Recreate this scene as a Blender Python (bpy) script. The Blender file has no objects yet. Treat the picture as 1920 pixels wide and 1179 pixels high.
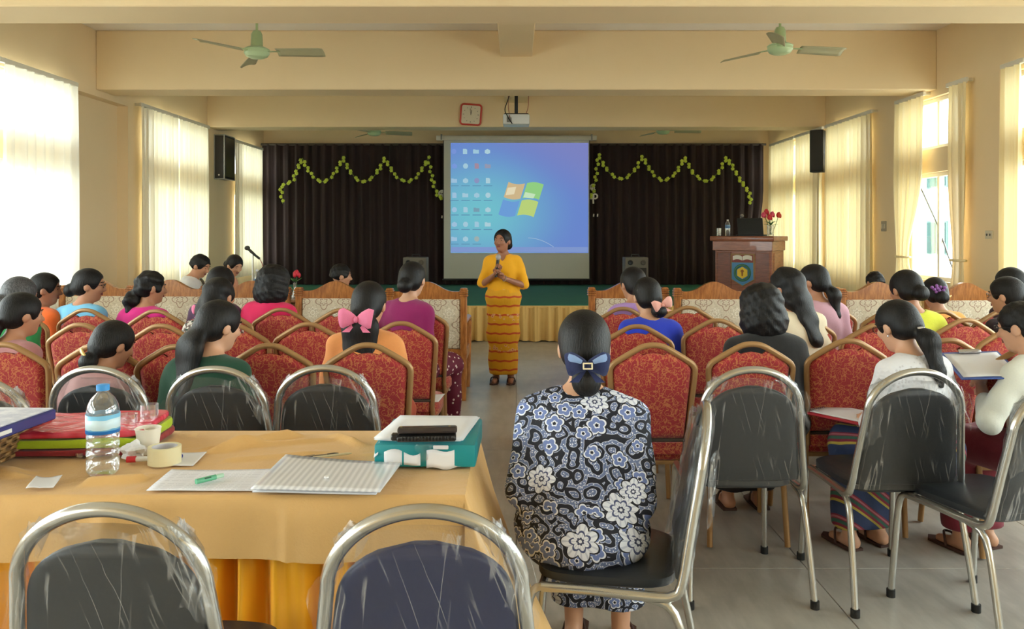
import bpy, bmesh, math, random
import numpy as np
from mathutils import Vector, Matrix, Euler
random.seed(7); rng = np.random.RandomState(7)
R = math.radians; PI = math.pi
SC = bpy.context.scene; COL = SC.collection
# ---------------------------------------------------------------- camera, sky, exposure
CAMH, FPX, VX, VY = 1.45, 1500.0, 968.0, 433.0
cam = bpy.data.objects.new('camera', bpy.data.cameras.new('camera')); COL.objects.link(cam)
cam.location = (0, 0, CAMH); cam.rotation_euler = (PI/2, 0, 0)
cam.data.sensor_fit = 'HORIZONTAL'; cam.data.sensor_width = 36; cam.data.lens = FPX*36/1920
cam.data.shift_x = -(VX-960)/1920; cam.data.shift_y = (VY-589.5)/1920
cam.data.clip_start = .05; SC.camera = cam
W = bpy.data.worlds.new('overcast_sky'); SC.world = W; W.use_nodes = True
W.node_tree.nodes['Background'].inputs[0].default_value = (.96, .98, 1, 1)
W.node_tree.nodes['Background'].inputs[1].default_value = 4.2
SC.view_settings.view_transform = 'Standard'; SC.view_settings.look = 'None'
SC.view_settings.gamma = 1; SC.view_settings.use_curve_mapping = False
SC.view_settings.exposure = 1.56
SC.cycles.max_bounces = 12; SC.cycles.diffuse_bounces = 6; SC.cycles.transparent_max_bounces = 24
SC.cycles.sample_clamp_indirect = 6; SC.cycles.caustics_reflective = False; SC.cycles.caustics_refractive = False
HX, CEIL, BEAMZ, YB, YF = 4.61, 3.65, 3.0, -4.0, 14.6
# windows: (side, y0, y1)
WINS = [(-1, 5.95, 8.3), (-1, 9.9, 11.82), (-1, 13.1, 14.3), (1, 12.1, 14.25), (1, 10.42, 11.75), (1, 8.25, 9.5),
        (1, 5.95, 7.5), (-1, 2.4, 5.2), (1, 2.4, 5.2), (-1, -.9, 1.9), (1, -.9, 1.9), (-1, -3.6, -1.3), (1, -3.6, -1.3)]
for s, y0, y1 in WINS:      # portals only steer the sky's sampling through the openings
    l = bpy.data.lights.new('window_portal', 'AREA'); l.shape = 'RECTANGLE'; l.size = 2.1; l.size_y = y1-y0
    l.cycles.is_portal = True
    o = bpy.data.objects.new('window_portal', l); COL.objects.link(o)
    o.location = (s*(HX+.22), (y0+y1)/2, 1.93); o.rotation_euler = (0, s*PI/2, 0)

def P(px, py, d):           # a point of the room at depth d
    return Vector(((px-VX)/FPX*d, d, CAMH-(py-VY)/FPX*d))

# ---------------------------------------------------------------- mesh helper
class MB:
    def __init__(s): s.b = bmesh.new(); s.mi = 0
    def _t(s, n0f):
        if s.mi:
            s.b.faces.ensure_lookup_table()
            for f in s.b.faces[n0f:]: f.material_index = s.mi
    def box(s, c, d, rot=None, bev=0, seg=1):
        n0 = len(s.b.faces)
        M = Matrix.Translation(c)
        if rot is not None: M = M @ (rot if isinstance(rot, Matrix) else Euler(rot).to_matrix().to_4x4())
        r = bmesh.ops.create_cube(s.b, size=1, matrix=M @ Matrix.Diagonal((*d, 1)))
        if bev:
            es = list({e for v in r['verts'] for e in v.link_edges})
            bmesh.ops.bevel(s.b, geom=es, offset=bev, segments=seg, profile=.5, affect='EDGES')
        s._t(n0); return s
    def ell(s, c, r, rot=None, u=14, v=10):
        n0 = len(s.b.faces)
        M = Matrix.Translation(c)
        if rot is not None: M = M @ (rot if isinstance(rot, Matrix) else Euler(rot).to_matrix().to_4x4())
        bmesh.ops.create_uvsphere(s.b, u_segments=u, v_segments=v, radius=1, matrix=M @ Matrix.Diagonal((*r, 1)))
        s._t(n0); return s
    def grid(s, fn, nu, nv, cu=False, cv=False):
        n0 = len(s.b.faces)
        iu = nu if cu else nu+1; iv = nv if cv else nv+1
        V = [[s.b.verts.new(fn(i/nu, j/nv)) for j in range(iv)] for i in range(iu)]
        for i in range(nu):
            for j in range(nv):
                a, b = i, (i+1) % iu; c, d = j, (j+1) % iv
                try: s.b.faces.new((V[a][c], V[b][c], V[b][d], V[a][d]))
                except ValueError: pass
        s._t(n0); return V
    def tube(s, pts, r, seg=10, closed=False, sub=0, flat=1.0, up=None):
        n0 = len(s.b.faces)
        pts = [Vector(p) for p in pts]; n = len(pts)
        rs = list(r) if isinstance(r, (list, tuple)) else [r]*n
        if sub:
            q, qr = [], []
            m = n if closed else n-1
            for i in range(m):
                g = (lambda k: pts[k % n]) if closed else (lambda k: pts[min(max(k, 0), n-1)])
                p0, p1, p2, p3 = g(i-1), g(i), g(i+1), g(i+2)
                for k in range(sub):
                    t = k/sub
                    q.append(.5*((2*p1)+(p2-p0)*t+(2*p0-5*p1+4*p2-p3)*t*t+(3*p1-p0-3*p2+p3)*t**3))
                    qr.append(rs[i]*(1-t)+rs[(i+1) % n]*t)
            if not closed: q.append(pts[-1]); qr.append(rs[-1])
            pts, rs = q, qr; n = len(pts)
        T = []
        for i in range(n):
            a = pts[(i-1) % n] if closed or i > 0 else pts[i]; b = pts[(i+1) % n] if closed or i < n-1 else pts[i]
            t = (b-a); T.append(t.normalized() if t.length > 1e-9 else Vector((0, 0, 1)))
        nr = Vector(up) if up else (Vector((0, 0, 1)) if abs(T[0].z) < .9 else Vector((1, 0, 0)))
        rings = []
        for i in range(n):
            nr = nr-T[i]*nr.dot(T[i]); nr.normalize(); bn = T[i].cross(nr)
            rings.append([s.b.verts.new(pts[i]+rs[i]*(nr*math.cos(2*PI*k/seg)*flat+bn*math.sin(2*PI*k/seg))) for k in range(seg)])
        for i in range(n if closed else n-1):
            A, B = rings[i], rings[(i+1) % n]
            for k in range(seg): s.b.faces.new((A[k], A[(k+1) % seg], B[(k+1) % seg], B[k]))
        if not closed:
            s.b.faces.new(rings[0][::-1]); s.b.faces.new(rings[-1])
        s._t(n0); return s
    def lathe(s, prof, c=(0, 0, 0), seg=20, M=None):
        n0 = len(s.b.faces)
        c = Vector(c); rings = []
        for r, z in prof:
            if r < 1e-6: rings.append([s.b.verts.new(c+Vector((0, 0, z)) if M is None else M @ Vector((0, 0, z)))]); continue
            ring = []
            for k in range(seg):
                p = Vector((r*math.cos(2*PI*k/seg), r*math.sin(2*PI*k/seg), z))
                ring.append(s.b.verts.new(c+p if M is None else M @ p))
            rings.append(ring)
        for A, B in zip(rings, rings[1:]):
            for k in range(seg):
                k2 = (k+1) % seg
                if len(A) == 1 and len(B) == 1: continue
                if len(A) == 1: s.b.faces.new((A[0], B[k2], B[k]))
                elif len(B) == 1: s.b.faces.new((A[k], A[k2], B[0]))
                else: s.b.faces.new((A[k], A[k2], B[k2], B[k]))
        s._t(n0); return s
    def prism(s, poly, t, M=None, bev=0):      # poly in local xy, extruded along +z by t
        n0 = len(s.b.faces)
        M = M or Matrix.Identity(4)
        a = [s.b.verts.new(M @ Vector((x, y, 0))) for x, y in poly]; b = [s.b.verts.new(M @ Vector((x, y, t))) for x, y in poly]
        n = len(poly)
        top = s.b.faces.new(b); s.b.faces.new(a[::-1])
        for i in range(n): s.b.faces.new((a[i], a[(i+1) % n], b[(i+1) % n], b[i]))
        if bev: bmesh.ops.bevel(s.b, geom=list(top.edges), offset=bev, segments=2, profile=.5, affect='EDGES')
        s._t(n0); return s
    def obj(s, name, mats, parent=None, loc=None, rot=None, ang=40, solid=0, sub=0):
        me = bpy.data.meshes.new(name)
        bmesh.ops.recalc_face_normals(s.b, faces=s.b.faces)
        s.b.to_mesh(me); s.b.free()
        return link(name, me, mats, parent, loc, rot, ang, solid, sub)

def link(name, me, mats, parent=None, loc=None, rot=None, ang=40, solid=0, sub=0):
    for m in (mats if isinstance(mats, (list, tuple)) else [mats]): me.materials.append(m)
    if ang:
        me.polygons.foreach_set('use_smooth', [True]*len(me.polygons)); me.set_sharp_from_angle(angle=R(ang))
    o = bpy.data.objects.new(name, me); COL.objects.link(o)
    if parent: o.parent = parent
    if loc is not None: o.location = loc
    if rot is not None: o.rotation_euler = rot
    if solid: m = o.modifiers.new('solid', 'SOLIDIFY'); m.thickness = solid; m.offset = 0
    if sub: m = o.modifiers.new('sub', 'SUBSURF'); m.levels = sub; m.render_levels = sub
    return o
def thing(name, label, cat, loc=(0, 0, 0), rz=0, group=None):
    o = bpy.data.objects.new(name, None); COL.objects.link(o); o.location = loc; o.rotation_euler = (0, 0, rz)
    o.empty_display_size = .1
    return tag(o, label, cat, group)
def tag(o, label, cat, group=None):
    o['label'] = label; o['category'] = cat
    if group: o['group'] = group
    return o
def struct(o): o['kind'] = 'structure'; return o
def dup(src, parent=None):
    c = src.copy(); COL.objects.link(c)
    if parent: c.parent = parent
    for ch in src.children: dup(ch, c)
    return c
def place(src, loc, rz, label, first):     # the prototype itself the first time, then a copy of it and its parts
    o = src if first else dup(src)
    o.location = loc; o.rotation_euler = (0, 0, rz); o['label'] = label
    return o

# ---------------------------------------------------------------- materials
def lin(c):
    return tuple(((x/255+.055)/1.055)**2.4 if x/255 > .04045 else x/255/12.92 for x in c[:3])+(1,)
class S:
    def __init__(s, n, k): s.n, s.k = n, k
    def _m(s, op, o=None, o2=None): return s.n.math(op, s, o, o2)
    def __add__(s, o): return s._m('ADD', o)
    def __radd__(s, o): return s._m('ADD', o)
    def __sub__(s, o): return s._m('SUBTRACT', o)
    def __rsub__(s, o): return s.n.math('SUBTRACT', o, s)
    def __mul__(s, o): return s._m('MULTIPLY', o)
    def __rmul__(s, o): return s._m('MULTIPLY', o)
    def __truediv__(s, o): return s._m('DIVIDE', o)
    def lt(s, o): return s._m('LESS_THAN', o)
    def gt(s, o): return s._m('GREATER_THAN', o)
    def abs(s): return s._m('ABSOLUTE')
    def frac(s): return s._m('FRACT')
    def sin(s): return s._m('SINE')
    def cos(s): return s._m('COSINE')
    def max(s, o): return s._m('MAXIMUM', o)
    def min(s, o): return s._m('MINIMUM', o)
    def sqrt(s): return s._m('SQRT')
    def step(s, a, b):
        r = s.n.node('ShaderNodeMapRange'); r.interpolation_type = 'SMOOTHSTEP'
        s.n.put(r.inputs[0], s); r.inputs[1].default_value = a; r.inputs[2].default_value = b
        return S(s.n, r.outputs[0])
class NT:
    def __init__(n, name):
        n.m = bpy.data.materials.new(name); n.m.use_nodes = True; n.t = n.m.node_tree
        n.b = n.t.nodes['Principled BSDF']; n.out = n.t.nodes['Material Output']
    def node(n, k): return n.t.nodes.new(k)
    def put(n, inp, v):
        if isinstance(v, S): n.t.links.new(v.k, inp)
        elif isinstance(v, (tuple, list)): inp.default_value = v
        else: inp.default_value = v
    def math(n, op, a, b=None, c=None):
        x = n.node('ShaderNodeMath'); x.operation = op
        for i, v in enumerate((a, b, c)):
            if v is not None: n.put(x.inputs[i], v)
        return S(n, x.outputs[0])
    def atan2(n, a, b): return n.math('ARCTAN2', a, b)
    def co(n, kind='Object'):
        return S(n, n.node('ShaderNodeTexCoord').outputs[kind])
    def scale(n, v, s):
        x = n.node('ShaderNodeVectorMath'); x.operation = 'MULTIPLY'; n.put(x.inputs[0], v)
        x.inputs[1].default_value = s if isinstance(s, tuple) else (s, s, s); return S(n, x.outputs[0])
    def vadd(n, a, b):
        x = n.node('ShaderNodeVectorMath'); x.operation = 'ADD'; n.put(x.inputs[0], a); n.put(x.inputs[1], b); return S(n, x.outputs[0])
    def vsub(n, a, b):
        x = n.node('ShaderNodeVectorMath'); x.operation = 'SUBTRACT'; n.put(x.inputs[0], a); n.put(x.inputs[1], b); return S(n, x.outputs[0])
    def xyz(n, v):
        x = n.node('ShaderNodeSeparateXYZ'); n.put(x.inputs[0], v); return [S(n, o) for o in x.outputs]
    def comb(n, x, y, z):
        c = n.node('ShaderNodeCombineXYZ')
        for i, v in enumerate((x, y, z)): n.put(c.inputs[i], v)
        return S(n, c.outputs[0])
    def noise(n, v, s=5, det=3, rough=.5, col=False):
        x = n.node('ShaderNodeTexNoise'); n.put(x.inputs['Vector'], v); x.inputs['Scale'].default_value = s
        x.inputs['Detail'].default_value = det; x.inputs['Roughness'].default_value = rough
        return S(n, x.outputs[1 if col else 0])
    def vor(n, v, s=5, rand=1, feat='F1', dim='3D'):
        x = n.node('ShaderNodeTexVoronoi'); x.voronoi_dimensions = dim; x.feature = feat
        n.put(x.inputs['Vector'], v); x.inputs['Scale'].default_value = s; x.inputs['Randomness'].default_value = rand
        return {o.name: S(n, o) for o in x.outputs}
    def mix(n, f, a, b):
        x = n.node('ShaderNodeMix'); x.data_type = 'RGBA'
        n.put(x.inputs[0], f); n.put(x.inputs[6], a); n.put(x.inputs[7], b); return S(n, x.outputs[2])
    def bump(n, h, st=.3, dist=.01):
        x = n.node('ShaderNodeBump'); n.put(x.inputs['Height'], h); x.inputs['Strength'].default_value = st
        x.inputs['Distance'].default_value = dist; n.t.links.new(x.outputs[0], n.b.inputs['Normal']); return x
    def set(n, col=None, rough=None, metal=None, **k):
        if col is not None: n.put(n.b.inputs['Base Color'], col)
        if rough is not None: n.put(n.b.inputs['Roughness'], rough)
        if metal is not None: n.put(n.b.inputs['Metallic'], metal)
        for a, v in k.items(): n.put(n.b.inputs[a.replace('_', ' ')], v)
        return n
    def surf(n, sh): n.t.links.new(sh.outputs[0], n.out.inputs[0])
    def shader(n, kind, col=None, rough=None):
        x = n.node(kind)
        if col is not None: n.put(x.inputs[0], col)
        if rough is not None: x.inputs['Roughness'].default_value = rough
        return x
    def smix(n, f, a, b):
        x = n.node('ShaderNodeMixShader'); n.put(x.inputs[0], f)
        n.t.links.new(a.outputs[0], x.inputs[1]); n.t.links.new(b.outputs[0], x.inputs[2]); return x
def mul(c, f): return tuple(min(1, x*f) for x in c[:3])+(1,)
MC = {}
def mat(name, c, rough=.6, metal=0, var=.12, sc=6, bump=0, bsc=40, sheen=0, em=0):
    """plain surface: base colour, slight mottling, fine bump"""
    key = (name, c)
    if key in MC: return MC[key]
    n = NT(name); L = lin(c); co = n.co()
    if var: n.set(n.mix(n.noise(co, sc, 4), mul(L, 1-var), mul(L, 1+var)), rough, metal)
    else: n.set(L, rough, metal)
    if bump: n.bump(n.noise(co, bsc, 3), bump, .004)
    if sheen: n.b.inputs['Sheen Weight'].default_value = sheen
    if em: n.b.inputs['Emission Color'].default_value = L; n.b.inputs['Emission Strength'].default_value = em
    MC[key] = n.m; return n.m
def wood(name, a, b, rough=.35, sc=(3, 3, 22)):
    n = NT(name); co = n.scale(n.co(), sc)
    f = n.noise(co, 2.5, 5, .6); n.set(n.mix(f.step(.3, .7), lin(a), lin(b)), rough); n.bump(f, .1, .003)
    n.b.inputs['Coat Weight'].default_value = .25; return n.m
def cloth(name, c, var=.12, weave=900, rough=.85, fold=.25):
    """woven dress cloth with soft creases"""
    key = ('cloth', name, c)
    if key in MC: return MC[key]
    n = NT(name); L = lin(c); co = n.co()
    big = n.noise(co, 9, 3); fine = n.noise(co, 160, 2)
    n.set(n.mix(big*.6+fine*.4, mul(L, 1-var), mul(L, 1+var)), rough); n.bump(big+fine*.12, fold, .02)
    n.b.inputs['Sheen Weight'].default_value = .15; MC[key] = n.m; return n.m
def clear(name, tint=(1, 1, 1, 1), haze=.04, gloss=.12, rough=.08, hazecol=(.9, .92, .95, 1), wr=0, wsc=20, streak=0, fk=.5):
    """thin clear film or glass: see-through, with reflection and a little haze"""
    n = NT(name); co = n.co()
    tr = n.shader('ShaderNodeBsdfTransparent', tint); gl = n.shader('ShaderNodeBsdfGlossy', (1, 1, 1, 1), rough)
    df = n.shader('ShaderNodeBsdfDiffuse', hazecol)
    fr = n.node('ShaderNodeLayerWeight'); fr.inputs[0].default_value = .35
    f = S(n, fr.outputs['Fresnel'])*fk+gloss
    h = haze
    if wr:
        q = n.noise(n.scale(co, (1, 1, .35)), wsc, 4, .65)
        bp = n.node('ShaderNodeBump'); n.put(bp.inputs['Height'], q); bp.inputs['Strength'].default_value = wr; bp.inputs['Distance'].default_value = .02
        n.t.links.new(bp.outputs[0], gl.inputs['Normal'])
        if streak: h = ((q-.5).abs().step(.035, 0)*streak)+haze
    n.surf(n.smix(f, n.smix(h, tr, df), gl)); return n.m

# room surfaces
n = NT('cream_wall_paint'); co = n.co()
n.set(n.mix(n.noise(co, 1.3, 5, .6), lin((228, 203, 162)), lin((234, 211, 172))), .75); n.bump(n.noise(co, 60, 3), .08, .003); M_WALL = n.m
n = NT('white_ceiling_paint'); n.set(n.mix(n.noise(n.co(), 2, 4), lin((226, 218, 208)), lin((236, 230, 222))), .8); M_CEIL = n.m
n = NT('grey_concrete_floor'); co = n.co('Generated'); oc = n.co()
geo = n.node('ShaderNodeNewGeometry'); wp = S(n, geo.outputs['Position'])
f1 = n.noise(wp, 1.1, 6, .62); f2 = n.noise(n.scale(wp, (5, 1.2, 1)), 3, 5, .6)
n.set(n.mix((f1*.55+f2*.45).step(.3, .7), lin((146, 142, 134)), lin((188, 184, 175))), f2*.25+.22); n.bump(f2, .06, .003); M_FLOOR = n.m
M_FRAMEW = mat('white_window_paint', (222, 216, 200), .5, var=.04)
M_GLASS = clear('window_glass', (.95, 1, .98, 1), .0, .0, .02, fk=.22)
n = NT('sheer_cream_curtain'); co = n.co()
L1 = n.mix(n.noise(n.scale(co, (60, 60, 4)), 3, 3), lin((244, 236, 212)), lin((250, 244, 224)))
d1 = n.shader('ShaderNodeBsdfDiffuse', L1); t1 = n.shader('ShaderNodeBsdfTranslucent', L1); tp = n.shader('ShaderNodeBsdfTransparent')
n.surf(n.smix(.02, n.smix(.17, d1, t1), tp)); M_CURT = n.m
n = NT('bright_sheer_curtain'); d1 = n.shader('ShaderNodeBsdfDiffuse', lin((250, 248, 240))); t1 = n.shader('ShaderNodeBsdfTranslucent', lin((250, 248, 240))); tp = n.shader('ShaderNodeBsdfTransparent')
n.surf(n.smix(.06, n.smix(.22, d1, t1), tp)); M_CURTW = n.m
n = NT('golden_curtain'); co = n.co()
L1 = n.mix(n.noise(n.scale(co, (60, 60, 4)), 3, 3), lin((238, 222, 178)), lin((246, 232, 194)))
d1 = n.shader('ShaderNodeBsdfDiffuse', L1); t1 = n.shader('ShaderNodeBsdfTranslucent', L1); tp = n.shader('ShaderNodeBsdfTransparent')
n.surf(n.smix(.015, n.smix(.17, d1, t1), tp)); M_CURTG = n.m

# ---------------------------------------------------------------- room shell
ZS, ZM0, ZM1, ZT = .9, 2.1, 2.36, 2.93
def wall_side(s, nm):
    m = MB(); ys = sorted([(a, b) for q, a, b in WINS if q == s])
    def seg(y0, y1, z0, z1, x0=HX, x1=HX+.2):
        if y1-y0 > 1e-4: m.box((s*(x0+x1)/2, (y0+y1)/2, (z0+z1)/2), (x1-x0, y1-y0, z1-z0))
    y = YB-.2
    solid = []
    for a, b in ys:
        solid.append((y, a)); seg(a, b, -.05, ZS); seg(a, b, ZM0, ZM1); seg(a, b, ZT, CEIL+.2); y = b
    solid.append((y, YF+.2))
    for a, b in solid:
        if s < 0 and a < 9 < b:      # recessed infill panel between the two left windows
            seg(a, 8.42, -.05, CEIL+.2); seg(9.5, b, -.05, CEIL+.2); seg(8.42, 9.5, 2.93, CEIL+.2); seg(8.42, 9.5, -.05, 2.93, HX+.13, HX+.2)
        else: seg(a, b, -.05, CEIL+.2)
    return struct(m.obj(nm, M_WALL, ang=0))
wall_side(-1, 'wall_left'); wall_side(1, 'wall_right')
struct(MB().box((0, YF+.1, CEIL/2), (2*HX, .2, CEIL+.4)).obj('wall_far', M_WALL, ang=0))
struct(MB().box((0, YB-.1, CEIL/2), (2*HX, .2, CEIL+.4)).obj('wall_near', M_WALL, ang=0))
struct(MB().box((0, (YB+YF)/2, CEIL+.1), (2*HX, YF-YB, .2)).obj('ceiling', M_CEIL, ang=0))
TR = 0
def trim(c, d, m=None, bev=.008):
    global TR; TR += 1
    return struct(MB().box(c, d, bev=bev).obj('trim_%d' % TR, m or M_WALL, ang=30))
for y0, w in ((-1.2, .45), (2.2-.0, .001), (5.52, .46), (8.77, .42), (11.92, .42)):
    if w > .01: trim((0, y0+w/2, (BEAMZ+CEIL)/2), (2*HX, w, CEIL-BEAMZ))
for y0, y1 in ((-.75, 5.52), (5.98, 8.77), (9.19, 11.92), (12.34, 14.6)): trim((0, (y0+y1)/2, (3.36+CEIL)/2), (.35, y1-y0-.002, CEIL-3.36))
# vertical hairline cover strips on the right wall
for y in (7.62,): trim((HX-.006, y, 2.2), (.012, .025, 1.6), bev=.002)
# floor of cast slabs with recessed joints
fl = struct(MB().box((0, (YB+YF)/2, -.1), (2*HX, YF-YB, .17)).obj('floor', mat('floor_joint', (96, 92, 84), .8), ang=0))
sl = MB().box((0, 0, -.02), (1.247, 1.857, .04), bev=.002).obj('slab', M_FLOOR, fl, ang=0)
k = 0
for i in range(8):
    for j in range(10):
        o = sl if k == 0 else sl.copy(); k += 1
        if o is not sl: COL.objects.link(o); o.parent = fl
        w = 1.25 if 0 < i < 7 else .86
        xc = -4.375+1.25*i if 0 < i < 7 else (-4.18 if i == 0 else 4.18)
        o.location = (xc, YB+.93+1.86*j, 0); o.scale = (w/1.25, 1, 1)
# windows
WN = 0
for s, y0, y1 in WINS:
    WN += 1
    w = bpy.data.objects.new('window_%d' % WN, None); COL.objects.link(w); struct(w); w.location = (s*(HX+.1), (y0+y1)/2, 0)
    hw = (y1-y0)/2
    for z0, z1, nb in ((ZS, ZM0, 3 if hw > .8 else 2), (ZM1, ZT, 3 if hw > .8 else 2)):
        m = MB(); t = .045
        for z in (z0+t/2, z1-t/2): m.box((0, 0, z), (.07, 2*hw, t), bev=.004)
        for k in range(nb+1): m.box((0, -hw+t/2+(2*hw-t)*k/nb, (z0+z1)/2), (.06, t, z1-z0-2*t), bev=.004)
        m.obj('window_frame', M_FRAMEW, w, ang=30)
        for k in range(nb):
            a = -hw+t/2+(2*hw-t)*k/nb+t/2; b = -hw+t/2+(2*hw-t)*(k+1)/nb-t/2
            if WN == 6 and z0 == ZS and k == 0: continue        # this lower casement stands open outwards
            MB().box((0, (a+b)/2, (z0+z1)/2), (.006, b-a, z1-z0-2*t)).obj('pane', M_GLASS, w, ang=0)
    if WN == 6:
        yy0, yy1 = -hw+.045, -.02; L = (yy1-yy0)
        m = MB()
        for z in (ZS+.06, ZM0-.06): m.box((.05+L/2, 0, z), (L, .035, .04), bev=.003)
        for x in (.07, .03+L): m.box((x, 0, (ZS+ZM0)/2), (.04, .035, ZM0-ZS-.1), bev=.003)
        sash = m.obj('sash', M_FRAMEW, w, loc=(.02, yy0, 0), rot=(0, 0, R(-8)), ang=30)
        MB().box((.05+L/2, 0, (ZS+ZM0)/2), (L-.06, .006, ZM0-ZS-.16)).obj('pane', M_GLASS, sash, ang=0)
        MB().tube([(-.06, .42, 2.06), (.0, .05, 1.5), (.03, -.18, 1.05)], .009, 8).obj('window_stay', mat('grey_steel_rod', (110, 112, 110), .4, .7), w)
# outside: ground and the pale neighbouring block seen through the open casement
struct(MB().box((0, 5, -.4), (80, 80, .2)).obj('ground', mat('outside_paving', (200, 200, 192), .9), ang=0))
b = thing('building', 'pale neighbouring block with teal window shutters seen through the open casement', 'building', (15.5, 28.4, -.3))
MB().box((1.5, 0, 4), (3, 16, 8), bev=.03).obj('wall', mat('pale_render', (238, 240, 236), .9), b, ang=0)
m_t = mat('teal_shutter', (20, 60, 56), .8)
for zz in (1.0, 3.45):
    for k in range(6):
        f = MB().box((-.03, -6.2+2.4*k, zz+.5), (.08, 1.4, 1.25), bev=.01).obj('window', mat('pale_window_frame', (70, 96, 90), .8), b, ang=0)
        for q in (-1, 1): MB().box((-.085, -6.2+2.4*k+q*.34, zz+.5), (.03, .6, 1.12), bev=.005).obj('shutter', m_t, f, ang=0)
MB().box((-.12, 0, 2.75), (.3, 16, .16), bev=.01).obj('ledge', mat('pale_render', (238, 240, 236), .9), b, ang=0)
MB().box((1.4, 0, 8.1), (3.6, 16.6, .2), bev=.02).obj('roof', mat('grey_roof', (170, 170, 165), .9), b, ang=0)
# curtains
def curtain(label, s, y0, y1, z0, z1, m, amp=.035, wl=.14, gather=None, x=.10, ph=0):
    """one hanging panel: pleated head, free folds; gather=(z, ya, yb) ties it in at height z between ya and yb"""
    t = thing('curtain', label, 'curtain', (s*(HX-x), (y0+y1)/2, z0))
    b = MB(); nu = max(24, int((y1-y0)/wl*9)); H = z1-z0
    def fn(u, v):
        z = H*v; k = 0
        a, c = y0, y1
        if gather:
            gz = gather[0]-z0
            k = math.exp(-((z-gz)/(.55 if z > gz else .35))**2)
            a = y0+(gather[1]-y0)*k; c = y1+(gather[2]-y1)*k
        yy = a+(c-a)*u
        A = amp*(1-.55*k)*(.55+.45*math.sin(PI*min(1, (1-v)*1.5)/2))
        q = (y1-y0)*u/wl*2*PI
        return (-s*(A*math.sin(q+ph+.5*math.sin(3*v))+.3*A*math.sin(q*2.3+1.7*ph)), yy-(y0+y1)/2+.012*math.sin(q*.5+ph), z)
    b.grid(fn, nu, 26); b.obj('fabric', m, t, ang=0).data.polygons.foreach_set('use_smooth', [True]*(nu*26))
    b = MB(); b.box((0, 0, H+.02), (.03, y1-y0+.04, .045), bev=.004); b.box((s*.045, 0, H+.03), (.11, .03, .03))
    b.box((s*.045, -(y1-y0)/2+.06, H+.03), (.11, .03, .03)); b.box((s*.045, (y1-y0)/2-.06, H+.03), (.11, .03, .03))
    b.obj('curtain_rail', M_FRAMEW, t, ang=30)
    if gather:
        MB().tube([(-s*.05*math.cos(a), (gather[1]+gather[2])/2-(y0+y1)/2+((gather[2]-gather[1])/2+.015)*math.sin(a), gather[0]-z0) for a in [2*PI*i/12 for i in range(12)]], .012, 6, True).obj('tieback', m, t)
    return t
curtain('white sheer curtain blown out by daylight at the left edge of the photo', -1, 5.5, 6.95, .62, 2.93, M_CURTW, .04, .17)
curtain('white sheer curtain with soft folds just left of the recessed cream panel', -1, 7.0, 8.20, .62, 2.93, M_CURTW, .04, .15, ph=1)
curtain('cream curtain panel on the left wall nearest the recessed cream panel', -1, 9.62, 10.62, .62, 2.95, M_CURT, .035, .12)
curtain('cream curtain panel on the left wall nearest the wall speaker cabinet', -1, 10.68, 11.72, .62, 2.95, M_CURT, .035, .12, ph=2)
curtain('dim beige curtain at the far left corner beside the dark stage drape', -1, 12.82, 14.2, .7, 2.88, M_CURT, .03, .12)
curtain('yellowish curtain at far right, beside the dark stage drape and behind the lectern', 1, 13.0, 14.2, .62, 2.95, M_CURTG, .035, .13)
curtain('narrow shaded curtain panel at far right just behind the right wall loudspeaker', 1, 11.8, 12.92, .62, 2.95, M_CURTG, .035, .13, ph=1)
curtain('single wide yellow curtain between the right wall loudspeaker and the wall switch', 1, 10.15, 11.66, .62, 2.95, M_CURTG, .035, .13, ph=2)
curtain('tied back peach curtain on the far side of the open casement window', 1, 8.86, 9.5, .62, 2.95, M_CURTG, .035, .1, gather=(1.15, 9.2, 9.46))
curtain('narrow tied curtain hanging straight on the near side of the open casement', 1, 8.02, 8.36, .62, 2.95, M_CURTG, .035, .09, gather=(1.15, 8.06, 8.28))
curtain('drawn curtain at the right edge of the photo beside the wall socket', 1, 7.12, 7.42, .62, 2.95, M_CURTG, .035, .1, ph=1)
# ---------------------------------------------------------------- stage end
n = NT('dark_maroon_velvet'); co = n.co(); n.set(n.mix(n.noise(co, 6, 4), lin((34, 20, 19)), lin((46, 27, 25))), .9); n.b.inputs['Sheen Weight'].default_value = .1; M_VELV = n.m
M_GREEN = mat('green_stage_carpet', (40, 112, 92), .9, bump=.2, bsc=200)
M_GOLDSK = cloth('gold_stage_skirt', (222, 184, 112), .06, fold=.3)
st = struct(thing('stage', 'stage', 's')); del st['category'], st['label']
MB().box((0, 12.6, .225), (2*HX-.02, 3.98, .45)).obj('stage_base', mat('stage_timber', (120, 96, 70), .8), st, ang=0)
MB().box((0, 12.57, .465), (2*HX-.02, 4.02, .03), bev=.01).obj('stage_carpet', M_GREEN, st, ang=0)
t = thing('stage_skirt', 'ruffled gold cloth skirt hung along the green stage front', 'stage skirt', (0, 10.5, 0))
m = MB()
def fn(u, v):
    x = -HX+.05+(2*HX-.1)*u; q = x*2*PI/.15
    A = .012+.03*(1-v)
    return (x+.01*math.sin(q*.37), -.035+A*math.sin(q+.8*math.sin(q*.31))-.01*math.sin(q*2.6), .012+.45*v+.006*math.sin(q*.5)*(1-v))
m.grid(fn, 760, 8); m.obj('skirt_fabric', M_GOLDSK, t, ang=0).data.polygons.foreach_set('use_smooth', [True]*6080)
MB().box((0, -.02, .455), (2*HX-.1, .03, .035), bev=.005).obj('skirt_band', M_GOLDSK, t)
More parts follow.
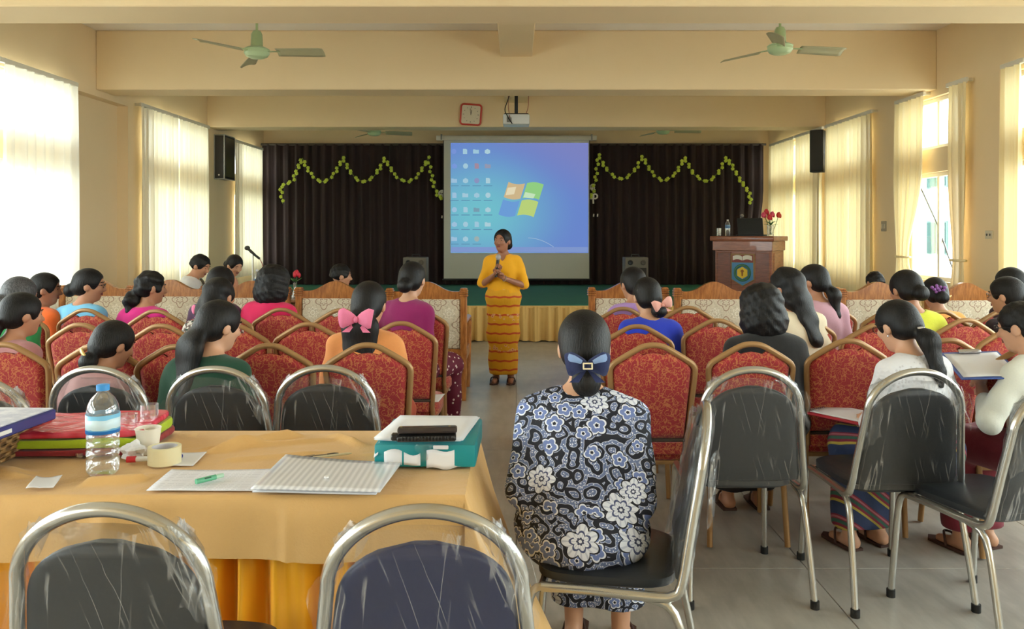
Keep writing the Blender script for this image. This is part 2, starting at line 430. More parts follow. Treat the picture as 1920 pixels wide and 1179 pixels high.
# back drape of the stage, hung from a rail under the ceiling beam
t = thing('stage_drape', 'dark maroon velvet drape across the whole back of the stage', 'curtain', (0, 14.42, .48))
for k, (x0, x1) in enumerate(((-4.58, -2.3), (-2.3, 0), (0, 2.3), (2.3, 4.46))):
    m = MB()
    def fn(u, v, x0=x0, x1=x1):
        x = x0+(x1-x0)*u; q = (x)*2*PI/.17
        if x1 > 4 and v < .62: x -= max(0, (x-3.9))*.35*(1-v/.62)
        return (x, .026*math.sin(q+.6*math.sin(q*.23))+.010*math.sin(q*2.3+v*2), .005+2.53*v)
    m.grid(fn, 110, 12); o = m.obj('drape_panel', M_VELV, t, ang=0); o.data.polygons.foreach_set('use_smooth', [True]*len(o.data.polygons))
MB().tube([(-4.6, 0, 2.53), (4.5, 0, 2.53)], .02, 8).obj('drape_rail', mat('dark_rail', (60, 50, 44), .5), t)
# garlands of small lime flowers
M_LIME = mat('lime_paper_flower', (188, 204, 70), .7, var=.2); M_LEAF = mat('olive_garland_leaf', (110, 134, 48), .8)
def flower_mesh():
    m = MB()
    for k in range(5):
        a = 2*PI*k/5
        m.ell((.017*math.cos(a), -.004, .017*math.sin(a)), (.016, .011, .016), u=7, v=5)
    m.ell((0, -.014, 0), (.011, .009, .011), u=7, v=5)
    return m
proto_f = None
def garland(label, px):
    global proto_f
    D = 14.28
    pts = [P(x, y, D) for x, y in px]
    t = thing('garland', label, 'garland', pts[0])
    loc = [p-pts[0] for p in pts]
    # dense polyline with hanging swags
    path = []
    for a, b in zip(loc, loc[1:]):
        sag = .42 if (b-a).length > .6 else .0
        for k in range(24):
            u = k/24; p = a.lerp(b, u); p.z -= sag*4*u*(1-u); path.append(p)
    path.append(loc[-1])
    MB().tube(path, .006, 5).obj('string', M_LEAF, t)
    acc, last, j = 0, path[0], 0
    for p in path:
        acc += (p-last).length; last = p
        if acc >= .052:
            acc = 0; j += 1
            if proto_f is None: proto_f = o = flower_mesh().obj('flower', M_LIME, t, ang=0); o.data.polygons.foreach_set('use_smooth', [True]*len(o.data.polygons))
            else: o = proto_f.copy(); COL.objects.link(o); o.parent = t
            o.location = p+Vector(((.016 if j % 2 else -.016), -.012, rng.uniform(-.012, .012))); o.rotation_euler = (0, rng.uniform(0, 6), 0); o.scale = (1.05,)*3
garland('swagged garland of lime green flowers left of the projection screen', [(530, 382), (527, 350), (550, 338), (567, 296), (643, 296), (722, 296), (803, 296), (842, 350)])
garland('swagged garland of lime green flowers right of the projection screen', [(1098, 350), (1122, 290), (1205, 293), (1283, 295), (1362, 295), (1388, 338), (1404, 362), (1408, 384)])
# cut-out letters pinned on the drape, partly behind the screen
M_LET = mat('white_foam_letter', (225, 222, 214), .8)
def ringarc(r, a0, a1, tr=.016, c=(0, 0)):
    return [(c[0]+r*math.cos(R(a0+(a1-a0)*k/16)), 0, c[1]+r*math.sin(R(a0+(a1-a0)*k/16))) for k in range(17)], tr
def letter(px, py, arcs, label):
    p = P(px, py, 14.368); m = MB()
    for q, tr in arcs: m.tube(q, tr, 6, flat=.6, up=(0, 1, 0))
    tag(m.obj('letter', M_LET, loc=p), label, 'letter')
letter(829, 363, [ringarc(.055, 50, 330), ringarc(.025, 180, 520)], 'round white cut-out letter half hidden by the left edge of the screen')
letter(829, 406, [([(0, 0, .02), (-.006, 0, -.03)], .014)], 'small white tick mark pinned at the left edge of the screen')
letter(1112, 351, [ringarc(.05, 40, 320), ringarc(.022, 180, 520)], 'upper white C shaped cut-out letter right of the screen')
letter(1112, 368, [ringarc(.042, 0, 360, .016, (-.03, 0)), ringarc(.042, 0, 360, .016, (.035, 0)), ([(0, 0, -.03), (.005, 0, -.13)], .017)], 'white double ring cut-out letter with stem, right of the screen')
letter(1117, 403, [([(-.035, 0, .02), (-.04, 0, -.03)], .013), ([(.035, 0, .02), (.03, 0, -.03)], .013)], 'pair of white quotation marks pinned right of the screen')
# projection screen
D = 14.2; z1 = P(0, 262, D).z; z0 = P(0, 524, D).z; xa = P(832, 0, D).x; xb = P(1105, 0, D).x; xc = (xa+xb)/2; sw = xb-xa
t = thing('projection_screen', 'white pull-down projection screen showing a blue computer desktop', 'projection screen', (xc, D, .48))
M_SCRN = mat('screen_matt_white', (196, 196, 186), .9, var=.02)
MB().box((0, 0, z1-.48+.03), (sw+.26, .09, .085), bev=.012, seg=2).obj('casing', mat('screen_casing', (206, 200, 188), .5), t)
MB().box((0, .0, (z0+z1)/2-.48), (sw, .006, z1-z0)).obj('screen_fabric', M_SCRN, t, ang=0)
for q in (-1, 1): MB().box((q*(sw/2+.004), -.002, (z0+z1)/2-.48), (.012, .012, z1-z0), bev=.002).obj('border', mat('black_border', (30, 28, 28), .7), t)
MB().box((0, 0, z0-.48), (sw+.05, .03, .035), bev=.008).obj('bottom_bar', mat('black_border', (30, 28, 28), .7), t)
for q in (-1, 1): MB().box((q*(sw/2+.04), .0, z1-.48+.045), (.025, .12, .1), bev=.004).box((q*(sw/2+.04), .195, z1-.48+.06), (.02, .39, .03)).obj('bracket', mat('grey_bracket', (150, 150, 148), .4, .5), t)
# the projected desktop
n = NT('projected_desktop_light'); co = n.co('Generated'); x, y, z = n.xyz(co)
dx = (x-.22)*1.0; dz = (z-.36)*1.05; r = (dx*dx+dz*dz).sqrt()
c = n.mix(r.step(.02, .75), lin((126, 212, 226)), lin((118, 150, 226)))
c = n.mix(((x-.42)*.6+(z-.75)*.8).step(.0, .5), c, lin((138, 146, 214)))
n.t.nodes.remove(n.b); e = n.node('ShaderNodeEmission'); n.put(e.inputs[0], c); e.inputs[1].default_value = .265
n.surf(e); M_DESK = n.m
def em(name, c, s=.265):
    n = NT(name); n.t.nodes.remove(n.b); e = n.node('ShaderNodeEmission'); e.inputs[0].default_value = lin(c); e.inputs[1].default_value = s; n.surf(e); return n.m
ia, ib = P(845, 0, D).x-xc, P(1103, 0, D).x-xc; iz1, iz0 = P(0, 268, D).z-.48, P(0, 474, D).z-.48
dk = MB().box(((ia+ib)/2, -.006, (iz0+iz1)/2), (ib-ia, .004, iz1-iz0)).obj('projected_image', M_DESK, t, ang=0)
def sp(px, py): p = P(px, py, D); return Vector((p.x-xc, -.0095, p.z-.48))
def flatpoly(name, pts, m, parent=dk, y=-.0095):
    b = MB(); b.prism([(sp(*q).x, sp(*q).z) for q in pts], .0015, Matrix(((1, 0, 0, 0), (0, 0, -1, y+.0015), (0, 1, 0, 0), (0, 0, 0, 1)))); return b.obj(name, m, parent, ang=0)
flatpoly('task_bar', [(846, 463), (1102, 463), (1102, 473), (846, 473)], em('taskbar_light', (142, 168, 226)), y=-.009)
# four-paned flag mark
def wavepane(x0, x1, y0, y1):   # the flag leans: x shifts with y, edges wave
    pts = []
    f = lambda u, v: (975+u*33-(v)*9+2, 374+v*29-3.5*math.sin(u*3.0)+u*3)
    for k in range(7): pts.append(f(x0+(x1-x0)*k/6, y0))
    for k in range(7): pts.append(f(x1-(x1-x0)*k/6, y1))
    return pts[::-1]
for nm, c, q in (('flag_pane', (222, 196, 150), (-1, -.06, -1.05, -.07)), ('flag_pane', (158, 222, 140), (.06, 1, -1.05, -.07)), ('flag_pane', (118, 170, 232), (-1, -.06, .07, 1.05)), ('flag_pane', (200, 226, 132), (.06, 1, .07, 1.05))):
    flatpoly(nm, wavepane(*q), em('flag_light', c, .28))
flatpoly('flag_glow', [(952, 352), (968, 350), (964, 364), (948, 366)], em('flag_light', (238, 226, 190), .30), y=-.0115)
flatpoly('flag_glow', [(985, 360), (1004, 364), (1000, 372), (981, 370)], em('flag_light', (206, 238, 196), .30), y=-.0115)
# desktop icons with a caption line under each
ICL = [(150, 190, 235), (200, 225, 215), (160, 220, 235), (205, 235, 235)]
for r_ in range(7):
    for c_ in range(4):
        if r_ == 6 and c_ == 3: continue
        px, py = 847+21*c_+(1 if r_ else 0), 284+27.3*r_
        col = {(1, 2): (176, 150, 170), (1, 3): (160, 165, 190), (2, 2): (150, 160, 205), (4, 2): (130, 170, 190), (6, 2): (170, 190, 190), (0, 0): (130, 160, 230), (1, 0): (130, 165, 235)}.get((r_, c_), [(170, 208, 236), (176, 216, 234), (172, 214, 234), (186, 222, 234)][c_])
        w, h = (6.5, 3.5) if (r_, c_) in ((0, 3),) else (5, 5.2)
        
        px += 4; kind = (r_*3+c_*5) % 4
        shp = [[(w*math.cos(2*PI*k/8+.39), h*math.sin(2*PI*k/8+.39)) for k in range(8)], [(-4, -5), (2, -5), (4, -3), (4, 5), (-4, 5)], [(-6, -4), (-2, -4), (-1, -3), (5, -3), (5, 4), (-6, 4)], [(-5, -2), (0, -5), (5, -2), (5, 3), (0, 5), (-5, 3)]][kind]
        flatpoly('icon', [(px+a, py+b_) for a, b_ in shp][::-1], em('icon_light', col, .28))
        if r_ > 1: flatpoly('caption', [(px-8, py+9), (px+8, py+9), (px+8, py+10.6), (px-8, py+10.6)][::-1], em('caption_light', (112, 170, 205), .24))
b = MB(); b.tube([sp(990+48*u, 446+17*u*u) for u in [k/10 for k in range(11)]], .004, 5); b.obj('arc_line', em('arc_light', (190, 214, 240)), dk)
# ceiling projector, hung from the middle beam
D = 10.0; p = P(968, 226, D)
t = thing('projector', 'white projector on a black pole below the central ceiling beam', 'projector', (p.x, D, p.z))
m = MB(); m.box((0, 0, 0), (.33, .28, .13), bev=.02, seg=2); m.obj('body', mat('white_projector', (206, 208, 206), .4, var=.03), t)
m = MB(); 
for k in range(5): m.box((-.11+.012*k, -.142, -.01), (.005, .008, .06))
m.obj('vent_grille', mat('dark_vent', (50, 50, 52), .6), t, ang=0)
MB().lathe([(0, 0), (.03, 0), (.034, .012), (.03, .02), (0, .02)], M=Matrix.Translation((.08, .14, 0)) @ Matrix.Rotation(-PI/2, 4, 'X')).obj('lens', mat('dark_lens', (20, 22, 28), .1), t)
MB().box((0, 0, .072), (.30, .2, .012), bev=.003).obj('mount_plate', mat('black_metal', (34, 32, 32), .4, .4), t)
h = 3.36-p.z
MB().tube([(0, 0, .07), (0, 0, h-.002)], .022, 10).obj('pole', mat('black_metal', (34, 32, 32), .4, .4), t)
MB().tube([(-.02, -.03, h-.03), (-.1, -.06, .26), (-.14, -.1, .12), (-.1, -.15, .02), (-.05, -.16, -.06)], .006, 6, sub=5).obj('cable', mat('black_cable', (24, 22, 24), .5), t)
MB().tube([(-.09, -.02, h-.03), (-.1, -.03, .2), (-.08, -.16, .02)], .004, 6, sub=5).obj('cable', mat('red_cable', (150, 60, 50), .5), t)
MB().tube([(.15, -.01, h-.03), (.152, -.02, .2), (.12, -.1, .07)], .004, 6, sub=4).obj('cable', mat('red_cable', (150, 60, 50), .5), t)
# clock on the third beam
p = P(883, 215, 11.9)
t = thing('wall_clock', 'square white wall clock with red rim hung slightly tilted on a beam', 'clock', (p.x, 11.915, p.z)); t.rotation_euler = (0, R(4), 0)
def rrect(w, h, r, k=5):
    out = []
    for cx, cy, a in ((w/2-r, h/2-r, 0), (-w/2+r, h/2-r, 90), (-w/2+r, -h/2+r, 180), (w/2-r, -h/2+r, 270)):
        for i in range(k+1): out.append((cx+r*math.cos(R(a+90*i/k)), cy+r*math.sin(R(a+90*i/k))))
    return out
FY = Matrix(((1, 0, 0, 0), (0, 0, -1, 0), (0, 1, 0, 0), (0, 0, 0, 1)))      # local xy -> xz, extrude towards -y
MB().prism(rrect(.29, .29, .035), .03, FY).obj('dial', mat('clock_dial', (222, 212, 190), .5, var=.03), t)
q = rrect(.30, .30, .04, 4); MB().tube([(x, -.028, y) for x, y in q], .014, 8, True).obj('rim', mat('red_clock_rim', (196, 62, 48), .4), t)
m = MB()
for k in range(12):
    a = 2*PI*k/12; m.box((.11*math.sin(a), -.032, .11*math.cos(a)), (.008, .004, .02 if k % 3 == 0 else .012), (0, a, 0))
m.obj('hour_marks', mat('clock_ink', (90, 84, 76), .6), t, ang=0)
MB().box((.004, -.034, .03), (.008, .003, .07), (0, R(8), 0)).obj('hour_hand', mat('clock_ink', (90, 84, 76), .6), t)
MB().box((-.008, -.036, .042), (.005, .003, .095), (0, R(-12), 0)).obj('minute_hand', mat('clock_ink', (90, 84, 76), .6), t)
# ceiling fans
M_FAN = mat('pale_green_enamel', (168, 188, 140), .35, var=.04); M_BLADE = mat('grey_green_blade', (176, 172, 140), .45, var=.05)
def fan(label, x, y, z, phi, first):
    t = thing('ceiling_fan', label, 'ceiling fan', (x, y, z), 0, 'ceiling fans')
    h = CEIL-z
    MB().tube([(0, 0, .1), (0, 0, h)], .012, 10).obj('rod', M_FAN, t)
    MB().lathe([(.0, h), (.06, h), (.05, h-.05), (.02, h-.09), (0, h-.09)][::-1]).obj('ceiling_cap', M_FAN, t)
    MB().lathe([(0, .2), (.035, .2), (.05, .17), (.055, .06), (.06, .05), (0, .05)][::-1]).obj('shroud', M_FAN, t)
    MB().lathe([(0, -.052), (.06, -.05), (.095, -.035), (.115, -.005), (.112, .02), (.118, .026), (.112, .034), (.08, .05), (0, .055)], seg=28).obj('motor', mat('mint_fan_motor', (184, 208, 166), .3, var=.03), t)
    for k in range(3):
        m = MB()
        def fn(u, v):
            r = .19+.44*u; w = .055+.022*u-.02*max(0, u-.93)/.07
            c = (v-.5)*2
            return (r, c*w, .012*(1-c*c)-.022*c-.008*u)
        m.grid(fn, 12, 5)
        b = m.obj('blade', M_BLADE, t, rot=(0, 0, phi+2*PI*k/3), solid=.005)
        MB().box((.15, 0, .008), (.13, .035, .006), bev=.002).obj('blade_arm', M_FAN, b)
    return t
fan('mint green ceiling fan high on the left, near the second beam', -2.40, 7.4, P(0, 99, 7.4).z, R(-4), 1)
fan('mint green ceiling fan high on the right, near the second beam', 2.44, 7.4, P(0, 92, 7.4).z, R(8), 0)
fan('small far ceiling fan left of the screen, under the last beam', -2.38, 13.4, P(0, 249, 13.4).z, R(6), 0)
fan('small far ceiling fan right of the screen, under the last beam', 2.46, 13.4, P(0, 246, 13.4).z, R(-5), 0)
# wall loudspeakers
M_BLK = mat('black_speaker_case', (30, 30, 30), .5); M_GRL = mat('dark_speaker_grille', (44, 42, 40), .7, bump=.5, bsc=300); M_EDGE = mat('grey_alu_edge', (150, 148, 142), .4, .3)
t = thing('wall_speaker', 'black loudspeaker with grey metal edges on the left wall by the cream curtain', 'loudspeaker', (-4.53, 12.42, 2.247))
MB().box((0, 0, .335), (.16, .44, .67), bev=.006).obj('case', M_BLK, t)
MB().box((0, -.222, .335), (.13, .01, .63), bev=.003).obj('grille', M_GRL, t)
MB().box((.082, 0, .335), (.008, .39, .61), bev=.003).obj('side_panel', mat('dark_glossy_panel', (64, 60, 54), .25), t)
m = MB()
for a, b in (((.078, -.222, 0), (.078, -.222, .67)), ((-.076, -.222, 0), (-.076, -.222, .67)), ((.078, .218, 0), (.078, .218, .67)), ((-.076, -.222, .67), (.078, -.222, .67)), ((-.076, -.222, 0), (.078, -.222, 0)), ((.078, -.222, .67), (.078, .218, .67)), ((.078, -.222, 0), (.078, .218, 0))): m.tube([a, b], .010, 6)
m.obj('edge_trim', M_EDGE, t)
MB().ell((0, -.232, .06), (.014, .006, .012)).obj('badge', mat('white_badge', (230, 230, 230), .5), t)
t = thing('wall_speaker', 'black loudspeaker bracketed on the right wall between yellow curtains', 'loudspeaker', (4.43, 11.76, 2.31), R(-35))
MB().box((0, 0, .31), (.19, .16, .62), bev=.012, seg=2).obj('case', M_BLK, t)
MB().box((0, -.085, .31), (.17, .01, .59), bev=.004).obj('grille', M_GRL, t)
MB().box((.10, .1, .31), (.16, .05, .06), (0, 0, R(35)), bev=.004).obj('bracket', M_EDGE, t)
# small wall plates
M_PLATE = mat('cream_switch_plate', (200, 190, 166), .5)
p = P(1658, 424, 10.02); t = thing('wall_switch', 'grey switch plate on the right wall beside the wide yellow curtain', 'switch', (4.604, 10.02, p.z))
MB().box((0, 0, 0), (.014, .13, .13), bev=.004).obj('plate', mat('grey_switch_plate', (150, 142, 124), .5), t)
for q in (-.03, .03): MB().box((-.01, q, 0), (.01, .03, .06), (0, R(6), 0), bev=.002).obj('rocker', M_PLATE, t)
p = P(1856, 440, 7.79); t = thing('wall_socket', 'pale socket plate on the right wall near the drawn edge curtain', 'socket', (4.604, 7.79, p.z))
MB().box((0, 0, 0), (.014, .12, .08), bev=.004).obj('plate', M_PLATE, t)
for q in (-.025, .025): MB().lathe([(0, 0), (.012, 0), (.012, .003), (0, .003)], M=Matrix.Translation((-.007, q, 0)) @ Matrix.Rotation(-PI/2, 4, 'Y'), seg=10).obj('socket_hole', mat('clock_ink', (90, 84, 76), .6), t)
# stage monitors
for px, lab in ((780, 'grey stage amplifier behind the sofas left of the presenter'), (1191, 'grey stage amplifier behind the sofas right of the presenter')):
    p = P(px, 0, 12.6); t = thing('stage_amplifier', lab, 'amplifier', (p.x, 12.6, .48))
    MB().box((0, 0, .28), (.36, .34, .56), bev=.012, seg=2).obj('cabinet', mat('grey_amp_case', (108, 102, 92), .6), t)
    MB().box((0, -.172, .22), (.30, .01, .36), bev=.004).obj('grille', M_GRL, t)
    for q in (-.10, .10): MB().lathe([(0, 0), (.035, 0), (.04, .01), (.03, .018), (0, .012)], M=Matrix.Translation((q, -.17, .48)) @ Matrix.Rotation(PI/2, 4, 'X'), seg=16).obj('tweeter' if q < 0 else 'control_knob', mat('black_knob', (26, 26, 26), .4) if q < 0 else mat('grey_knob', (84, 78, 66), .5), t)
    MB().tube([(-.06, 0, .56), (-.06, 0, .6), (.06, 0, .6), (.06, 0, .56)], .008, 6).obj('carry_handle', M_BLK, t)
# lectern on the stage
W_A = wood('reddish_lectern_wood', (128, 72, 48), (164, 98, 68), .3)
W_B = wood('dark_lectern_panel', (104, 54, 38), (132, 74, 52), .3)
LX, LY, LR = P(1405, 0, 11.25).x, 11.25, R(-35)
t = thing('lectern', 'reddish wooden lectern with a school shield, standing on the stage', 'lectern', (LX, LY, .48), LR)
MB().box((0, 0, .40), (.80, .52, .80), bev=.006).obj('body', W_A, t)
MB().box((0, 0, .02), (.86, .58, .05), bev=.008).obj('plinth', W_B, t)
MB().box((0, -.02, .765), (.84, .58, .135), bev=.006).obj('top_frieze', W_A, t)
MB().box((0, -.02, .865), (.90, .64, .07), bev=.012, seg=2).obj('top', W_A, t)
m = MB()
for x, w in ((-.30, .07), (-.1, .09), (.2, .12)): m.box((x, -.342, .865), (w, .006, .016), bev=.002)
m.obj('carving', W_B, t)
for x in (-.27, .27):
    f = MB().box((x, -.262, .38), (.19, .012, .58), bev=.004).obj('panel', W_B, t)
    m = MB()
    for q in (-.098, .098): m.box((x+q, -.268, .38), (.012, .018, .6), bev=.004)
    for q in (.09, .67): m.box((x, -.268, q), (.2, .018, .012), bev=.004)
    m.obj('moulding', W_A, f)
f = MB().box((.402, .0, .38), (.012, .38, .58), bev=.004).obj('side_panel', W_A, t)
# shield
sh = MB().prism([(-.165, .205), (.165, .205), (.165, -.15), (0, -.245), (-.165, -.15)], .02, Matrix.Translation((0, -.262, .45)) @ FY, bev=.004).obj('shield', mat('shield_gold_edge', (150, 120, 70), .5), t)
MZ = Matrix.Translation((0, -.282, .45)) @ FY
MB().prism([(-.15, .085), (.15, .085), (.15, -.145), (0, -.23), (-.15, -.145)], .004, MZ).obj('blue_field', mat('shield_blue', (70, 132, 182), .5), sh, ang=0)
MB().prism([(-.15, .19), (.15, .19), (.15, .09), (-.15, .09)], .004, MZ).obj('red_band', mat('shield_maroon', (130, 50, 46), .5), sh, ang=0)
m = MB()
for q in (-1, 1):
    pts = [(q*.004, .115)]+[(q*(.004+.13*k/6), .115+.016*math.sin(PI*k/6)) for k in range(1, 7)]+[(q*.134, .178)]+[(q*(.004+.13*k/6), .172+.016*math.sin(PI*k/6)) for k in range(6, 0, -1)]+[(q*.004, .168)]
    m.prism(pts if q < 0 else pts[::-1], .006, MZ @ Matrix.Translation((0, 0, .004)))
m.obj('open_book', mat('shield_white', (226, 222, 212), .6), sh, ang=0)
MB().tube([tuple(MZ @ Vector((.105*math.cos(a), -.055+.105*math.sin(a), .006))) for a in [2*PI*k/28 for k in range(28)]], .017, 6, True).obj('wreath', mat('shield_green', (62, 112, 84), .6, bump=.6, bsc=120), sh)
MB().prism([(.083*math.cos(R(30+60*k)), -.055+.083*math.sin(R(30+60*k))) for k in range(6)], .010, MZ).obj('yellow_hexagon', mat('shield_yellow', (232, 196, 44), .5), sh, ang=0)
m = MB(); m.prism([(-.008, -.10), (.008, -.10), (.012, -.04), (-.012, -.04)], .015, MZ); m.prism([(-.024, -.04), (.024, -.04), (.02, -.022), (0, -.008), (-.02, -.022)], .015, MZ)
m.obj('torch', mat('shield_brown', (150, 92, 30), .6), sh, ang=0)
def onlect(x, y, z=.90): return Matrix.Translation((LX, LY, .48)) @ Matrix.Rotation(LR, 4, 'Z') @ Vector((x, y, z))
M_PET = clear('clear_pet', (.93, .97, 1, 1), .05, .10, .04); M_BLUEL = mat('pale_blue_label', (120, 160, 205), .5)
def bottle(name, loc, label, h, r, capc, labm, capm=None, group=None, ridges=True):
    t = thing(name, label, 'bottle', loc, 0, group)
    pr = [(0, 0), (r*.8, 0), (r*.97, .008*h/.25)]
    z = .03*h/.25
    if ridges:
        while z < .42*h: pr += [(r, z), (r, z+.012*h/.25), (r*.93, z+.017*h/.25)]; z += .024*h/.25
    pr += [(r, .44*h), (r, .70*h), (r*.93, .77*h), (r*.72, .85*h), (r*.4, .91*h), (r*.33, .92*h), (r*.33, .95*h)]
    MB().lathe(pr, seg=28).obj('bottle_body', M_PET, t)
    MB().lathe([(r*.28, .94*h), (r*.40, .94*h), (r*.40, h), (r*.36, h*1.005), (0, h*1.005)], seg=20).obj('cap', capm or mat('cap_'+name, capc, .4), t)
    MB().lathe([(r*1.012, .47*h), (r*1.015, .68*h)], seg=28).obj('label_sleeve', labm, t, solid=.001)
    return t
bottle('water_bottle', onlect(-.27, -.12), 'small clear water bottle with pale blue label standing on the lectern', .23, .035, (220, 225, 230), M_BLUEL, ridges=False)
M_TUMB = clear('tumbler_glass', (.97, .98, .98, 1), .05, .10, .03)
def tumbler(loc, label, h=.12, r=.03):
    t = thing('drinking_glass', label, 'glass', loc)
    MB().lathe([(0, 0), (r*.86, 0), (r*.9, .008), (r, h), (r*.95, h), (r*.84, .014), (0, .014)], seg=24).obj('tumbler', M_TUMB, t); return t
tumbler(onlect(-.39, -.14), 'small empty glass on the left end of the lectern top', .11, .032)
t = thing('laptop', 'open black laptop on the lectern with its lid to the audience', 'laptop', onlect(.06, -.1), LR)
MB().box((0, .1, .012), (.36, .25, .022), bev=.005).obj('base', M_BLK, t)
MB().box((0, -.04, .13), (.36, .012, .24), (R(12), 0, 0), bev=.005).obj('lid', mat('dark_laptop_lid', (32, 34, 30), .35), t)
MB().tube([(-.15, -.022, .02), (.15, -.022, .02)], .008, 8).obj('hinge', M_BLK, t)
t = thing('desk_microphone', 'lectern microphone on a bent stem behind the black laptop', 'microphone', onlect(-.14, 0), LR)
MB().lathe([(0, 0), (.05, 0), (.045, .02), (0, .024)]).obj('base', M_BLK, t)
MB().tube([(0, 0, .02), (0, 0, .2), (.03, -.02, .27)], .009, 8, sub=4).obj('stem', mat('chrome_stem', (200, 200, 200), .25, .9), t)
MB().ell((.045, -.03, .285), (.026, .026, .026)).obj('mic_head', mat('grey_mic_mesh', (150, 144, 138), .5, .3, bump=.5, bsc=300), t)
t = thing('flower_vase', 'clear glass of red tulip-like flowers at the right end of the lectern', 'flowers', onlect(.33, -.1))
MB().lathe([(0, 0), (.04, 0), (.045, .01), (.05, .15), (.046, .15), (.04, .014), (0, .014)]).obj('vase', M_TUMB, t)
M_STEM = mat('green_stem', (52, 100, 44), .6); M_LF = mat('green_leaf', (60, 116, 52), .55)
def rose(parent, a, b, m, r=.04):
    f = MB().tube([a, (Vector(a)+Vector(b))/2+Vector((.01, 0, 0)), b], .004, 6, sub=3).obj('flower_stem', M_STEM, parent)
    q = MB()
    for k in range(9):
        an = k*2.4; rr = r*(.18+.07*k); q.ell((b[0]+rr*.8*math.cos(an), b[1]+rr*.8*math.sin(an), b[2]+r*.1-.004*k), (r*.42, r*.42, r*.6), (0, 0, an), u=8, v=6)
    q.obj('bloom', m, f, ang=60)
M_RED = mat('red_petals', (214, 52, 72), .5); M_PNK = mat('deep_pink_petals', (224, 84, 120), .5); M_ORG = mat('orange_red_petals', (216, 66, 50), .5)
for a, b, m in (((0, 0, .02), (-.10, -.01, .30), M_PNK), ((.01, 0, .02), (-.05, .03, .345), M_RED), ((-.01, .01, .02), (-.03, -.05, .27), M_RED), ((0, .01, .02), (.02, 0, .31), M_PNK), ((.01, -.01, .02), (.11, 0, .30), M_ORG)): rose(t, a, b, m, .045)
for k in range(6):
    m = MB(); a = k*1.1; L = Vector((math.cos(a), math.sin(a), 0))
    m.grid(lambda u, v: tuple(Vector((0, 0, .13+.018*(k % 3)))+L*(.10*u)+Vector((-L.y, L.x, 0))*((v-.5)*.05*math.sin(PI*min(.97, u+.03)))+Vector((0, 0, .09*u-.06*u*u))), 6, 2)
    m.obj('leaf', M_LF, t, solid=.002)
# ---------------------------------------------------------------- chairs
M_CHROME = mat('brushed_steel_tube', (196, 194, 188), .26, .92, var=.06)
M_VINYL = mat('black_vinyl', (40, 44, 50), .42, var=.1, bump=.12, bsc=60)
M_NAVY = mat('navy_vinyl', (32, 42, 88), .42, var=.1, bump=.12, bsc=60)
M_FOOT = mat('black_rubber', (24, 24, 24), .7)
n = NT('clinging_plastic_wrap'); co = n.co(); x, y, z = n.xyz(co)
lines = 0
for sl, seed, scl in ((.34, 0, 26), (-.12, 7, 22)):      # straight pulled creases, faint
    p = n.comb(x+z*sl+seed, y*.2, z*.5+seed); q = n.noise(n.scale(p, (1, 1, .12)), scl, 2, .5)
    ln = (q-.5).abs().step(.022, .0)*(n.noise(n.vadd(co, (seed, 0, 0)), 6, 2).step(.46, .62))
    lines = ln if seed == 0 else lines.max(ln)
tr = n.shader('ShaderNodeBsdfTransparent', (.98, .985, .99, 1)); gl = n.shader('ShaderNodeBsdfGlossy', (1, 1, 1, 1), .2); df = n.shader('ShaderNodeBsdfDiffuse', (.9, .91, .93, 1))
fr = n.node('ShaderNodeLayerWeight'); fr.inputs[0].default_value = .3
bp = n.node('ShaderNodeBump'); n.put(bp.inputs['Height'], n.noise(co, 14, 3)+lines*.3); bp.inputs['Strength'].default_value = .5; bp.inputs['Distance'].default_value = .02; n.t.links.new(bp.outputs[0], gl.inputs['Normal'])
n.surf(n.smix(S(n, fr.outputs['Fresnel'])*.4+.012, n.smix(lines*.27+.025, tr, df), gl)); M_PLAST = n.m
M_GOLDT = mat('bronze_gold_tube', (166, 128, 84), .38, .25, var=.06)
n = NT('red_damask'); co = n.co(); w = n.vadd(n.scale(co, 1), n.scale(n.noise(co, 22, 2, col=True), .035))
q1 = (n.noise(w, 46, 1)-.5).abs(); q2 = (n.noise(w, 30, 1)-.52).abs()
sq = q1.lt(.028).max(q2.lt(.018))
base = n.mix(n.noise(co, 4, 3), lin((150, 34, 42)), lin((178, 48, 52)))
n.set(n.mix(sq*.72, base, lin((206, 128, 74))), .85); n.b.inputs['Sheen Weight'].default_value = .3; n.bump(n.noise(co, 250, 2), .2, .003); M_REDF = n.m

def arch(w0, w1, w2, z0, z1, z2, y0, y2, pointed=False, k=10):
    """outline of a chair back in its tilted plane, left bottom to right bottom"""
    yz = lambda z: y0+(y2-y0)*(z-z0)/(z2-z0)
    L = []
    if pointed:
        prof = [(w0, z0), (w0+(w1-w0)*.5, z0+(z1-z0)*.5), (w1, z1-.03), (w1-.004, z1+.01), (w1-.03, z1+.036), (w1*.45, z2-.028), (w1*.22, z2-.006), (0, z2)]
    else:
        prof = [(w0, z0), (w0+(w1-w0)*.5, z0+(z1-z0)*.5), (w1, z1)]+[(w1*math.cos(PI/2*i/k), z1+(z2-z1)*math.sin(PI/2*i/k)) for i in range(1, k+1)]
    left = [(-x, yz(z), z) for x, z in prof]
    return left+[(-x, y, z) for x, y, z in left[-2::-1]]

